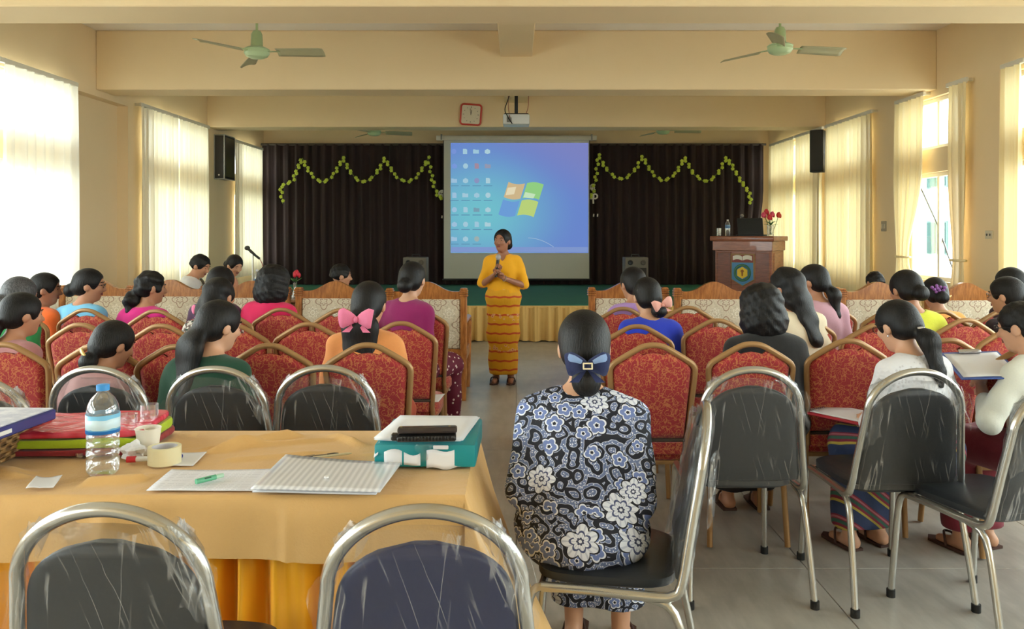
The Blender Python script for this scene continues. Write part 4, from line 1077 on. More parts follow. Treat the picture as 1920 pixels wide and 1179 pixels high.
p = T(798, 828, .09); t = thing('hole_punch', 'black flat desk punch lying on the white paper stack', 'stapler', (p.x, p.y+.03, ZT0+.086), R(4))
m_p = mat('black_enamel', (34, 31, 30), .35, var=.05)
MB().box((0, 0, .010), (.17, .055, .016), bev=.004).obj('base', m_p, t)
MB().box((.002, .006, .030), (.172, .05, .018), (R(-7), 0, 0), bev=.006, seg=2).obj('top_arm', mat('brown_black_enamel', (52, 44, 42), .3), t)
m = MB()
for k in range(16): m.box((-.07+.0095*k, -.0285, .013), (.004, .003, .012), bev=.001)
m.obj('ribbed_grip', m_p, t)
MB().box((-.092, -.006, .014), (.02, .03, .018), bev=.004).obj('end_stop', m_p, t)
for x in (-.074, .066): MB().lathe([(0, 0), (.0035, 0), (.0035, .003), (0, .003)], (x, .0, .0385), 10).obj('rivet', mat('brass_rivet', (190, 170, 120), .3, .8), t)
# left: stacked cloth folders, wicker tray and blue document
t = thing('plastic_folder_stack', 'x', 'folder'); bpy.data.objects.remove(t)
n = NT('pink_red_plastic_sleeve'); co = n.co(); q = n.noise(n.scale(co, (4, 9, 1)), 2.2, 3, .6)
n.set(n.mix(q.step(.3, .7), lin((202, 44, 66)), lin((226, 84, 106))), .22); n.bump(q, .7, .02); M_PINKP = n.m
M_LIMEC = cloth('lime_cloth', (166, 190, 26), .12, fold=.5); M_DRED = cloth('dark_red_cloth', (140, 34, 40), .1, fold=.4)
cx, cy = -1.405, 2.585
def slab(name, lab, x0, x1, y0, y1, z, h, m, sag=.0, rz=0, bev=.008, amp=.004, cat='folder'):
    b = MB(); NU, NV = 20, 14; hx, hy = (x1-x0)/2, (y1-y0)/2
    def fn(u, v):
        a = 2*PI*u; ca, sa = math.cos(a), math.sin(a); e = .22
        k = (.985, 1, 1, .985)[int(round(v*3))]
        x, y = hx*k*math.copysign(abs(ca)**e, ca), hy*k*math.copysign(abs(sa)**e, sa)
        return (x, y, (0, .25, .75, 1)[int(round(v*3))]*h+amp*math.sin(x*31+y*17)*v)
    V = b.grid(fn, 48, 3, cu=True)
    b.b.faces.new([V[i][0] for i in range(48)][::-1])
    # top as rings so that it can billow
    def tp(u, v):
        a = 2*PI*u; ca, sa = math.cos(a), math.sin(a); e = .22; k = .985*(1-v)
        x, y = hx*k*math.copysign(abs(ca)**e, ca), hy*k*math.copysign(abs(sa)**e, sa)
        return (x, y, h+amp*math.sin(x*31+y*17)*1+sag*(1-(1-v)**2))
    b.grid(tp, 48, 6, cu=True); bmesh.ops.remove_doubles(b.b, verts=b.b.verts, dist=.0006)
    o = b.obj(name, m, loc=((x0+x1)/2, (y0+y1)/2, z), rot=(0, 0, R(rz)), ang=50)
    return tag(o, lab, cat)
slab('cloth_folder', 'dark red cloth folder at the bottom of the pink and lime stack', -1.60, -1.16, 2.44, 2.76, ZT0+.006, .018, M_DRED, rz=2)
slab('cloth_folder', 'lime green cloth folder in the middle of the stack behind the bottle', -1.60, -1.165, 2.445, 2.755, ZT0+.028, .026, M_LIMEC, rz=3)
slab('plastic_folder', 'glossy pink red plastic folder on top of the lime green one', -1.59, -1.175, 2.45, 2.75, ZT0+.058, .016, M_PINKP, .008, rz=4)
n = NT('wicker_weave'); co = n.co(); x, y, z = n.xyz(co)
wv = (z*180).sin()*((x+y)*120).sin(); n.set(n.mix(wv.step(-.5, .5), lin((110, 78, 44)), lin((166, 126, 76))), .7); n.bump(wv, .8, .01); M_WICK = n.m
t = thing('wicker_basket', 'brown wicker tray at the left edge of the table under the blue document', 'basket', (-1.72, 2.40, ZT0))
rim = rrect(.40, .50, .06)
for zz in range(7): MB().tube([(x*(.94+.012*zz), y*(.94+.012*zz), .012+.0135*zz) for x, y in rim], .0082, 6, True).obj('woven_strand', M_WICK, t)
MB().prism([(x*.95, y*.95) for x, y in rim], .006, Matrix.Translation((0, 0, .003))).obj('basket_base', M_WICK, t)
n = NT('pale_marbled_cover'); co = n.co(); n.set(n.mix(n.noise(co, 22, 5, .65).step(.35, .65), lin((176, 178, 198)), lin((216, 216, 226))), .4); M_MARB = n.m
t = thing('document_box', 'blue edged document binder with pale marbled cover on the wicker tray', 'binder', (-1.72, 2.335, ZT0+.108), R(-3))
MB().box((0, 0, .016), (.56, .34, .032), bev=.004).obj('spine_case', mat('navy_binder_edge', (54, 58, 122), .45), t)
MB().box((-.004, 0, .0335), (.552, .335, .004), bev=.0015).obj('cover', M_MARB, t)
MB().box((.281, -.06, .016), (.003, .05, .012), bev=.001).obj('edge_label', mat('white_plastic', (225, 225, 225), .4), t)
p = T(150, 858); t = thing('cap_ring', 'tiny clear plastic ring lying left of the large bottle', 'ring', (p.x, p.y, ZT0+.004))
MB().lathe([(.010, 0), (.013, 0), (.013, .012), (.010, .012), (.010, 0)], seg=16).obj('ring', M_TUMB, t)
# paper on the seat of the aisle chair
tag(sheet('paper_sheet', '', None, [Vector((-.60, 4.50, 0)), Vector((-.44, 4.52, 0)), Vector((-.42, 4.72, 0)), Vector((-.62, 4.70, 0))], .484, M_PAPER, .006), 'white sheet lying on the seat of the aisle chair by the purple blouse', 'paper')
# side table by the left wall with microphone, bottle and rose
W_T = wood('brown_side_table_wood', (122, 78, 46), (154, 104, 66), .4)
t = thing('side_table', 'brown wooden side table by the left wall behind the armchairs', 'table', (-2.42, 8.42, 0))
MB().box((0, 0, .735), (1.0, .56, .03), bev=.006).obj('tabletop', W_T, t)
for sx in (-1, 1):
    for sy in (-1, 1): MB().box((sx*.46, sy*.24, .36), (.05, .05, .72), bev=.005).obj('leg', W_T, t)
MB().box((0, 0, .66), (.92, .48, .1), bev=.004).obj('apron', W_T, t)
p = P(482, 517, 8.3); bottle('water_bottle', (p.x, 8.3, .75), 'small clear water bottle on the brown side table by the left wall', .30, .036, (230, 230, 235), M_BLUEL, ridges=False)
p = P(474, 0, 8.05); t = thing('microphone_stand', 'black microphone on a thin stand in front of the peach blouse by the left wall', 'microphone', (p.x, 8.05, 0))
MB().lathe([(0, 0), (.13, 0), (.12, .02), (.02, .03), (0, .03)]).obj('base', M_BLK, t)
MB().tube([(0, 0, .02), (0, 0, 1.22)], .009, 8).obj('pole', mat('chrome_stem', (200, 200, 200), .25, .9), t)
MB().tube([(.07, 0, 1.17), (0, 0, 1.225), (-.03, 0, 1.25)], .012, 8).obj('clip', M_BLK, t)
MB().tube([(.02, 0, 1.215), (-.04, 0, 1.265)], [.010, .014], 10).obj('handle', M_BLK, t)
MB().ell((-.055, 0, 1.278), (.028, .024, .024)).obj('mic_head', mat('dark_mic_mesh', (60, 58, 56), .5, .3, bump=.5, bsc=300), t)
MB().tube([(.07, 0, 1.17), (.11, 0, 1.05), (.1, .05, .7), (.06, .05, .05)], .004, 6, sub=4).obj('cable', mat('red_cable', (150, 60, 50), .5), t)
p = P(553, 511, 8.35)
t = thing('rose_vase', 'single red rose in a slim vase beside the shoulder-length hair', 'flowers', (p.x, 8.35, .75))
MB().lathe([(0, 0), (.03, 0), (.035, .02), (.015, .1), (.018, .16), (.014, .16), (.011, .1), (.03, .02), (0, .01)]).obj('vase', M_TUMB, t)
rose(t, (0, 0, .03), (.015, 0, p.z-.75), mat('rose_petals', (206, 40, 62), .5), .045)
for k in range(3):
    m = MB(); a = k*2.2+.4; Lv = Vector((math.cos(a), math.sin(a), 0))
    m.grid(lambda u, v: tuple(Vector((.005, 0, .17))+Lv*(.07*u)+Vector((-Lv.y, Lv.x, 0))*((v-.5)*.04*math.sin(PI*min(.97, u+.03)))+Vector((0, 0, .04*u))), 5, 2); m.obj('leaf', M_LF, t, solid=.002)
# ---------------------------------------------------------------- people: signed-distance bodies meshed as one continuous surface
class SDF:
    def __init__(s): s.ops = []
    @staticmethod
    def _fr(M):
        M = np.array(M if M is not None else Matrix.Identity(4), dtype=np.float32); return M[:3, :3], M[:3, 3]
    def cap(s, a, b, ra, rb=None, k=.03, M=None, sc=(1, 1, 1), op='u'):
        a, b = np.array(a, np.float32), np.array(b, np.float32); rb = ra if rb is None else rb
        Rm, t = s._fr(M); sc = np.array(sc, np.float32)
        c = [Rm @ p+t for p in (a, b)]; r = max(ra, rb)*float(sc.max())
        lo, hi = np.minimum(*c)-r, np.maximum(*c)+r
        def f(p):
            q = (p-t) @ Rm; q = (q-a)/sc; ba = (b-a)/sc
            h = np.clip((q @ ba)/max(float(ba @ ba), 1e-9), 0, 1)
            return (np.linalg.norm(q-h[..., None]*ba, axis=-1)-(ra+(rb-ra)*h))*float(sc.min())
        s.ops.append((op, f, k, lo, hi)); return s
    def ell(s, c, r, k=.03, M=None, op='u'):
        c, r = np.array(c, np.float32), np.array(r, np.float32); Rm, t = s._fr(M)
        cc = Rm @ c+t; e = np.sqrt(((Rm*r)**2).sum(1))
        def f(p):
            q = ((p-t) @ Rm-c)/r; k0 = np.linalg.norm(q, axis=-1); k1 = np.linalg.norm(q/r, axis=-1)
            return k0*(k0-1)/np.maximum(k1, 1e-6)
        s.ops.append((op, f, k, cc-e, cc+e)); return s
    def plane(s, nrm, d, M=None, k=0):          # keeps n.p < d
        Rm, t = s._fr(M); nn = Rm @ np.array(nrm, np.float32)
        s.ops.append(('i', lambda p: (p-t) @ nn-d, k, None, None)); return s
    def wob(s, amp, fr, ph=0):
        s.ops.append(('w', lambda p: amp*(np.sin(p[..., 2]*fr+p[..., 0]*fr*.5+ph)*np.sin(p[..., 0]*fr*.7-p[..., 1]*fr*.6+ph*2)), 0, None, None)); return s
    def mesh(s, h):
        us = [o for o in s.ops if o[0] == 'u']
        lo = np.min([o[3] for o in us], 0)-2.5*h-.012; hi = np.max([o[4] for o in us], 0)+2.5*h+.012
        n = np.ceil((hi-lo)/h).astype(int)+1
        ax = [np.arange(n[i], dtype=np.float32)*h+lo[i] for i in range(3)]
        F = np.full(n, .2, np.float32)
        for op, f, k, a, b in s.ops:
            if a is not None:
                i0 = np.maximum(0, np.floor((a-lo-.07)/h).astype(int)); i1 = np.minimum(n, np.ceil((b-lo+.07)/h).astype(int)+1)
                if (i1 <= i0).any(): continue
            else: i0, i1 = np.zeros(3, int), n
            sl = tuple(slice(x, y) for x, y in zip(i0, i1))
            p = np.stack(np.meshgrid(*[ax[i][sl[i]] for i in range(3)], indexing='ij'), -1)
            d = f(p); c = F[sl]
            if op == 'u':
                if k: g = np.maximum(k-np.abs(c-d), 0)/k; F[sl] = np.minimum(c, d)-g*g*k*.25
                else: F[sl] = np.minimum(c, d)
            elif op == 's':
                if k: g = np.maximum(k-np.abs(c+d), 0)/k; F[sl] = np.maximum(c, -d)+g*g*k*.25
                else: F[sl] = np.maximum(c, -d)
            elif op == 'i': F[sl] = np.maximum(c, d)
            else: F[sl] = c+d
        F[0] = F[-1] = .2; F[:, 0] = F[:, -1] = .2; F[:, :, 0] = F[:, :, -1] = .2
        return surface_nets(F, lo, h)
def surface_nets(F, lo, h):
    I = F < 0; nx, ny, nz = F.shape
    cs = [(i, j, k) for i in (0, 1) for j in (0, 1) for k in (0, 1)]
    sub = lambda A, c: A[c[0]:nx-1+c[0], c[1]:ny-1+c[1], c[2]:nz-1+c[2]]
    cnt = sum(sub(I, c).astype(np.int8) for c in cs)
    act = (cnt > 0) & (cnt < 8); ijk = np.argwhere(act)
    idx = np.full(act.shape, -1, np.int64); idx[act] = np.arange(len(ijk))
    val = {c: F[ijk[:, 0]+c[0], ijk[:, 1]+c[1], ijk[:, 2]+c[2]] for c in cs}
    acc = np.zeros((len(ijk), 3)); m = np.zeros(len(ijk))
    for c in cs:
        for a in range(3):
            if c[a] == 0:
                e = list(c); e[a] = 1; e = tuple(e); v0, v1 = val[c], val[e]; x = (v0 < 0) != (v1 < 0)
                t = np.where(x, v0/np.where(x, v0-v1, 1), 0)
                p = np.tile(np.array(c, float), (len(ijk), 1)); p[:, a] += t
                acc += p*x[:, None]; m += x
    V = (ijk+acc/np.maximum(m, 1)[:, None])*h+lo
    Q = []
    for a in range(3):
        b, c = (a+1) % 3, (a+2) % 3
        s0 = [slice(None)]*3; s1 = [slice(None)]*3; s0[a] = slice(0, -1); s1[a] = slice(1, None)
        A, B = I[tuple(s0)], I[tuple(s1)]
        E = np.argwhere(A != B); ok = (E[:, b] > 0) & (E[:, c] > 0) & (E[:, b] < F.shape[b]-1) & (E[:, c] < F.shape[c]-1); E = E[ok]
        fl = A[E[:, 0], E[:, 1], E[:, 2]]
        def g(db, dc):
            q = E.copy(); q[:, b] -= db; q[:, c] -= dc; return idx[q[:, 0], q[:, 1], q[:, 2]]
        q = np.stack([g(1, 1), g(0, 1), g(0, 0), g(1, 0)], 1); q[~fl] = q[~fl][:, ::-1]; Q.append(q)
    Q = np.concatenate(Q); return V.astype(np.float32), Q[(Q >= 0).all(1)]
def meshobj(name, VQ, mats, parent, scale=1, uv=None):
    V, Q = VQ; me = bpy.data.meshes.new(name)
    me.vertices.add(len(V)); me.vertices.foreach_set('co', (V*scale).ravel().astype(np.float32))
    me.loops.add(Q.size); me.loops.foreach_set('vertex_index', Q.ravel().astype(np.int32))
    me.polygons.add(len(Q)); me.polygons.foreach_set('loop_start', np.arange(0, Q.size, 4, dtype=np.int32))
    me.update(calc_edges=True); me.validate()
    if uv is not None:
        l = me.uv_layers.new(name='wrap'); li = np.zeros(len(me.loops), np.int32); me.loops.foreach_get('vertex_index', li)
        l.data.foreach_set('uv', uv(V)[li].ravel().astype(np.float32))
    o = link(name, me, mats, parent, ang=0); me.polygons.foreach_set('use_smooth', [True]*len(me.polygons)); return o

def skinmat(nm, c):
    n = NT(nm); co = n.co(); n.set(n.mix(n.noise(co, 12, 3), mul(lin(c), .9), mul(lin(c), 1.1)), .5)
    n.b.inputs['Subsurface Weight'].default_value = .08; n.b.inputs['Subsurface Radius'].default_value = (.02, .008, .005); return n.m
SK_A = skinmat('warm_brown_skin', (190, 138, 108)); SK_B = skinmat('tan_skin', (208, 160, 130)); SK_C = skinmat('deep_brown_skin', (160, 108, 82))
n = NT('black_hair'); co = n.co(); st_ = n.noise(n.scale(co, (140, 140, 14)), 1.6, 3, .6)
n.set(n.mix(st_.step(.35, .7), lin((9, 8, 9)), lin((26, 23, 23))), .5); n.b.inputs['Specular IOR Level'].default_value = .3; n.bump(st_, .45, .006); M_HAIR = n.m
n = NT('greying_hair'); co = n.co(); st_ = n.noise(n.scale(co, (140, 140, 14)), 1.6, 3, .6)
n.set(n.mix(st_.step(.35, .7), lin((44, 44, 46)), lin((92, 92, 96))), .5); n.bump(st_, .5, .006); M_HAIRG = n.m
M_EYE = mat('eye_white', (150, 134, 124), .3, var=0); M_IRIS = mat('dark_iris', (30, 20, 16), .2, var=0); M_LIP = mat('lips', (140, 72, 66), .5, var=0)
eye_me = brow_me = lip_me = None
def face_meshes():
    global eye_me, brow_me, lip_me
    m = MB(); m.ell((0, 0, 0), (.0115, .006, .0046), u=12, v=8); m.mi = 1; m.ell((0, .0030, 0), (.0064, .0042, .0050), u=10, v=6)
    o = m.obj('eye', [M_EYE, M_IRIS], ang=80); eye_me = o.data; bpy.data.objects.remove(o)
    m = MB(); m.tube([(-.018, -.003, -.003), (-.006, .002, .003), (.008, .001, .002), (.018, -.005, -.003)], [.002, .0035, .003, .0015], 6, sub=2); o = m.obj('eyebrow', M_HAIR, ang=80); brow_me = o.data; bpy.data.objects.remove(o)
    m = MB(); m.tube([(-.022, -.006, -.001), (-.010, .0, .003), (0, .002, .0015), (.010, 0, .003), (.022, -.006, -.001)], [.002, .004, .004, .004, .002], 8, sub=2)
    m.tube([(-.020, -.006, -.002), (-.008, 0, -.006), (.008, 0, -.006), (.020, -.006, -.002)], [.002, .005, .005, .002], 8, sub=2); o = m.obj('lips', M_LIP, ang=80); lip_me = o.data; bpy.data.objects.remove(o)
face_meshes()
def hand_sdf(curl, thumb=.0):
    s = SDF(); s.cap((0, -.03, 0), (0, .015, 0), .022, .024, .015, sc=(1.1, 1, .75))
    s.ell((0, .048, 0), (.038, .048, .016), .02)
    for i, (x, L, r) in enumerate(((.028, .068, .0083), (.0095, .078, .0088), (-.0095, .072, .0084), (-.027, .056, .0074))):
        p = np.array((x, .086-.004*abs(i-1), .002)); a = 0
        for sg, f in ((.45, .55), (.32, .9), (.25, .75)):
            a += curl*f; q = p+L*sg*np.array((x*.35*(1-curl*.6), math.cos(a), -math.sin(a))); s.cap(p, q, r, r*.93, .006); p = q; r *= .93
    p = np.array((.030, .018, -.006)); d = np.array((.72-.5*thumb, .62, -.28-.55*thumb)); d /= np.linalg.norm(d)
    q = p+.038*d; s.cap(p, q, .0125, .0105, .012); d2 = d+np.array((-.45, .5, -.2-.4*thumb)); d2 /= np.linalg.norm(d2); s.cap(q, q+.032*d2, .0103, .0085, .006)
    return s
HANDS = {}
def hand(parent, kind, left, M, skin, sc):
    key = (kind, left, skin.name)
    if key not in HANDS:
        V, Q = hand_sdf({'rest': .5, 'grip': 1.25, 'write': .85}[kind], {'rest': 0, 'grip': .9, 'write': .8}[kind]).mesh(.0042)
        if left: V = V*np.array((-1, 1, 1), np.float32); Q = Q[:, ::-1]
        o = meshobj('hand', (V, Q), skin, parent); HANDS[key] = o.data
    else:
        o = bpy.data.objects.new('hand', HANDS[key]); COL.objects.link(o); o.parent = parent
    o.matrix_local = M @ Matrix.Diagonal((sc, sc, sc, 1)); return o
def aim(p, d, up):      # frame at p: +y along d, +z near up
    y = Vector(d).normalized(); x = y.cross(Vector(up)).normalized(); z = x.cross(y)
    M = Matrix((x, y, z)).transposed().to_4x4(); M.translation = p; return M

def hair_sdf(style, H, fr=None):
    s = SDF(); face = lambda c=(0, .128, -.030), r=fr or (.083, .086, .110): s.ell(c, r, .012, H, 's')
    if style == 'short':
        s.ell((0, -.012, .024), (.085, .102, .093), .02, H); s.ell((0, -.06, -.02), (.07, .05, .06), .03, H); face(); s.plane((0, -.35, -1), .062, H)
        s.ell((.088, .0, -.035), (.022, .03, .04), .01, H, 's'); s.ell((-.088, .0, -.035), (.022, .03, .04), .01, H, 's')
        s.wob(.0035, 120)
    elif style in ('bob', 'fluffy'):
        k = 1.16 if style == 'fluffy' else 1.0
        s.ell((0, -.012, .022), (.09*k, .108*k, .1), .02, H); s.ell((0, -.03, -.075), (.106*k, .092*k, .115), .04, H); face((0, .125, -.055), (.066, .09, .135)); s.plane((0, 0, -1), .175 if style == 'fluffy' else .19, H)
        s.wob(.0045 if style == 'fluffy' else .003, 105)
    else:
        s.ell((0, -.012, .022), (.086, .105, .097), .02, H); s.ell((0, -.055, -.03), (.074, .062, .06), .03, H); face()
        s.ell((.088, .012, -.045), (.03, .032, .045), .012, H, 's'); s.ell((-.088, .012, -.045), (.03, .032, .045), .012, H, 's'); s.plane((0, -.15, -1), .088, H)
        if style == 'bun': s.ell((0, -.118, -.052), (.05, .042, .048), .012, H)
        elif style == 'lowbun': s.ell((0, -.095, -.112), (.047, .044, .05), .014, H)
        elif style == 'sidebun': s.ell((.035, -.10, -.10), (.05, .042, .042), .014, H)
        elif style == 'pony':
            s.cap((0, -.095, -.055), (0, -.135, -.11), .028, .042, .02, H); s.cap((0, -.135, -.11), (0, -.128, -.25), .045, .03, .03, H, sc=(1.1, .8, 1)); s.cap((0, -.128, -.25), (0, -.118, -.31), .03, .012, .02, H)
        elif style == 'longpony':
            s.cap((0, -.092, -.06), (0, -.12, -.12), .034, .06, .02, H, sc=(1.2, .7, 1)); s.cap((0, -.115, -.12), (0, -.105, -.34), .072, .066, .03, H, sc=(1.3, .55, 1))
        elif style == 'long':
            s.ell((0, -.05, -.08), (.092, .06, .09), .03, H); s.cap((0, -.09, -.10), (0, -.15, -.32), .075, .05, .04, H, sc=(1.2, .6, 1)); s.wob(.006, 45)
        elif style == 'curlpony':
            s.cap((0, -.09, -.055), (0, -.12, -.10), .032, .045, .02, H); s.cap((0, -.12, -.10), (-.01, -.115, -.21), .048, .034, .03, H); s.wob(.008, 70)
    return s
M_SILV = mat('silver_clip', (206, 206, 210), .25, .85); M_GLASSES = mat('dark_spectacles', (40, 36, 38), .3); M_GOLDCLIP = mat('golden_clip', (190, 160, 96), .35, .5)
def bow(parent, M, w, c, c2=None, buckle=None, name='hair_bow'):
    mt = cloth('bow_cloth', c, .12, fold=.4)
    b = MB()
    for q in (-1, 1):
        b.tube([(q*.004, 0, 0), (q*w*.18, -.008, .004), (q*w*.38, -.012, .006), (q*w*.5, -.006, .004)], [.014, w*.2, w*.30, w*.27], 12, sub=4, flat=.34, up=(0, 1, 0))
        b.grid(lambda u, v: (q*(w*.05+w*.28*u+(v-.5)*w*.16*(.5+u)), .006-.006*u, -.012-w*.30*u-(v-.5)*q*.0), 6, 3)
    o = b.obj(name, mt, parent, ang=60); o.matrix_local = M
    if c2:
        for q in (-1, 1):
            k = MB(); k.tube([(q*w*.14, -.018, .012), (q*w*.34, -.026, .022), (q*w*.47, -.018, .026)], [.006, w*.09, w*.10], 10, sub=3, flat=.25, up=(0, 1, 0)); k.obj('bow_fold', cloth('bow_cloth', c2, .1, fold=.4), o, ang=60)
    k = MB(); k.ell((0, -.010, 0), (w*.075, .014, w*.10), u=10, v=8); k.obj('knot', mt, o)
    if buckle:
        k = MB()
        for a in (-1, 1): k.box((0, -.026, a*w*.065), (w*.24, .006, w*.035), bev=.001); k.box((a*w*.105, -.026, 0), (w*.035, .006, w*.16), bev=.001)
        k.obj('buckle', mat('cream_buckle', buckle, .35), o)
    return o
def ell_clip(parent, M, r, m, name='hair_clip'):
    b = MB(); b.tube([(-r[0], 0, 0), (-r[0]*.3, -r[1], r[2]*.2), (r[0]*.4, -r[1], r[2]*.1), (r[0], 0, 0)], [r[2]*.5, r[2], r[2]*.9, r[2]*.4], 8, sub=3, flat=.5, up=(0, 1, 0)); o = b.obj(name, m, parent); o.matrix_local = M; return o
LOG = []
def person(label, px, py, d, face=0, head=None, pitch=8, hair='pony', top=(200, 200, 200), low=(90, 40, 50), skin=None, lean=6, res=.0105, sleeve=.9, extra=(), arms=None, grip=('rest', 'rest'), stand=False, girth=1.0, neck=.0, uvtop=None, roll=0, hem=.11, face_r=None, zoff=0, scl=None, hairm=None, handup=None):
    skin = skin or SK_A; head = face if head is None else head
    dz = .305 if stand else 0
    T = Matrix.Translation((0, 0, .5+dz)) @ Matrix.Rotation(R(roll), 4, 'Y') @ Matrix.Rotation(-R(lean), 4, 'X') @ Matrix.Translation((0, 0, -.5))
    hy = -R(head-face)
    hb = T @ Vector((0, .022, 1.05))
    Hc = Matrix.Rotation(hy, 4, 'Z') @ Matrix.Rotation(-R(pitch), 4, 'X')
    H = Matrix.Translation(hb) @ Hc @ Matrix.Translation((0, .012, .085))
    dh = d if stand else d+(Matrix.Rotation(-R(face), 3, 'Z') @ Vector((*(H @ Vector((0, 0, 0))).xy, 0))).y*.97
    Zt = CAMH-(py-VY)/FPX*dh; htop = max((H @ Vector((0, y, .118))).z for y in (-.06, -.03, 0, .03)); sc = scl or Zt/htop
    hc = H @ Vector((0, 0, 0)); rz = -R(face)
    off = Matrix.Rotation(rz, 3, 'Z') @ Vector((hc.x, hc.y, 0))*sc
    tgt = P(px, py, dh)
    g = girth
    # --- body, one surface
    b = SDF()
    b.ell((0, 0, .575+dz), (.155*g, .125*g, .115), .05); b.cap((0, 0, .6), (0, .0, .80), .118*g, .108*g, .05, T, (1.18, .86, 1))
    b.ell((0, .0, .865), (.140*g, .105, .15), .05, T); b.cap((-.11, -.012, .93), (.11, -.012, .93), .048, .048, .05, T)
    b.cap(T @ Vector((0, -.012, .94)), H @ Vector((0, -.012, -.055)), .048, .045, .035)
    b.ell((0, -.004, .014), (.073, .09, .09), .02, H); b.ell((0, .026, -.045), (.055, .06, .062), .03, H); b.ell((0, .052, -.088), (.024, .026, .020), .03, H)
    b.cap((0, .086, .004), (0, .101, -.022), .0085, .0125, .012, H); b.ell((0, .098, -.028), (.017, .010, .008), .008, H)
    for q in (-1, 1):
        b.ell((q*.034, .066, -.02), (.022, .02, .018), .02, H); b.cap((q*.02, .083, .022), (q*.04, .074, .02), .007, .006, .012, H)
        b.ell((q*.03, .090, .008), (.014, .008, .007), .008, H, 's')
        b.ell((q*.076, -.004, -.012), (.011, .021, .031), .008, H)
    sh = {q: T @ Vector((q*.145*g**.5, -.012, .92)) for q in (-1, 1)}
    if arms is None: arms = {q: ((q*.19, .0, .675), (q*.09, .205, .65)) for q in (-1, 1)}
    A = {}
    for q in (-1, 1):
        e, w = [Vector(p)+Vector((0, 0, dz)) for p in arms[q]]; A[q] = (e, w)
        b.cap(sh[q], e, .042, .035, .04); b.cap(e, w, .035, .024, .02)
    hips = .09
    if stand:
        for q in (-1, 1):
            b.cap((q*hips, 0, .86), (q*.08, .015, .46), .082, .055, .05); b.cap((q*.08, .015, .46), (q*.075, -.01, .08), .052, .034, .03); b.cap((q*.075, -.03, .035), (q*.085, .13, .024), .034, .024, .03)
    else:
        for q in (-1, 1):
            b.cap((q*hips, .03, .545), (q*.088, .40, .525), .080, .058, .05); b.cap((q*.088, .415, .51), (q*.085, .39, .08), .052, .033, .03); b.cap((q*.085, .36, .035), (q*.09, .50, .022), .034, .022, .03)
    root = meshobj('person', b.mesh(res), skin, None, sc); tag(root, label, 'person')
    root.location = (tgt.x-off.x, dh-off.y, zoff); root.rotation_euler = (0, 0, rz)
    # --- clothes
    o = SDF(); i = .013
    o.cap((0, 0, .585), (0, .0, .80), .122*g+i*.6, .108*g+i, .05, T, (1.2, .9, 1)); o.ell((0, .0, .865), (.140*g+i, .105+i, .15), .05, T)
    o.cap((-.11, -.012, .93), (.11, -.012, .93), .048+i*.7, .048+i*.7, .05, T); o.ell((0, 0, .575+dz), (.155*g+i*.8, .125*g+i, .10), .05)
    for q in (-1, 1):
        e, w = A[q]; t1 = min(1, sleeve)
        o.cap(sh[q], sh[q].lerp(e, t1), .042+i, .035+i*1.3, .04)
        if sleeve > 1: o.cap(e, e.lerp(w, sleeve-1), .035+i*1.1, .026+i, .02)
    o.ell(T @ Vector((0, -.004, 1.022+neck)), (.062, .068, .066), .008, None, 's')
    if stand: o.cap(T @ Vector((0, .10, 1.0)), T @ Vector((0, .135, .90)), .05, .006, .004, op='s')
    o.plane((0, 0, -1), -(.535+dz)); o.wob(.0045, 34, px*.1)
    cm = top if not isinstance(top, tuple) else cloth('blouse_cloth', top)
    meshobj('blouse', o.mesh(res), cm, root, sc, uvtop)
    s = SDF(); j = .015
    s.ell((0, .0, .575+dz), (.152*g+j*1.3, .125*g+j*1.4, .128), .05)
    if stand:
        s.cap((0, 0, .86), (0, .01, .50), .115, .105, .05, None, (1.5, 1.05, 1)); s.cap((0, .01, .5), (0, .005, .12), .108, .105, .05, None, (1.42, .95, 1)); s.plane((0, 0, -1), -.085)
    else:
        for q in (-1, 1): s.cap((q*hips, .02, .548), (q*.088, .395, .53), .080+j*1.2, .060+j*1.2, .06); s.cap((q*.088, .41, .51), (q*.085, .39, .12), .056+j, .05+j*1.6, .05)
        s.cap((0, .02, .548), (0, .385, .532), .094, .076, .05, None, (1.9, 1, 1)); s.cap((0, .405, .51), (0, .39, .14), .074, .082, .05, None, (1.75, 1.05, 1)); s.plane((0, 0, -1), -hem)
    s.plane((0, 0, 1), .70+dz); s.wob(.005, 26, px*.07)
    lm = low if not isinstance(low, tuple) else cloth('longyi_cloth', low)
    meshobj('longyi', s.mesh(res if not stand else .009), lm, root, sc)
    hs = hair_sdf(hair, H, face_r); meshobj('hair', hs.mesh(min(res, .009)), hairm or M_HAIR, root, sc)
    for k in range(len(skin.name)*0): pass
    S4 = Matrix.Diagonal((sc, sc, sc, 1))
    def at(me, nm, M, mir=False):
        q = bpy.data.objects.new(nm, me); COL.objects.link(q); q.parent = root
        q.matrix_local = S4 @ H @ M
    for q in (-1, 1):
        at(eye_me, 'eye', Matrix.Translation((q*.031, .076, .008)) @ Matrix.Rotation(-q*.25, 4, 'Z'))
        at(brow_me, 'eyebrow', Matrix.Translation((q*.032, .083, .029)) @ Matrix.Rotation(-q*.35, 4, 'Z'))
    at(lip_me, 'lips', Matrix.Translation((0, .089, -.052)))
    for q, gk in ((1, grip[0]), (-1, grip[1])):
        e, w = A[q]; dv = (w-e).normalized()
        hd = (handup or {}).get(q, (dv, (q*.35, 0, 1)))
        M = aim((w+Vector(hd[0]).normalized()*.018)*sc, hd[0], hd[1]); hand(root, gk, q < 0, M, skin, sc*.93)
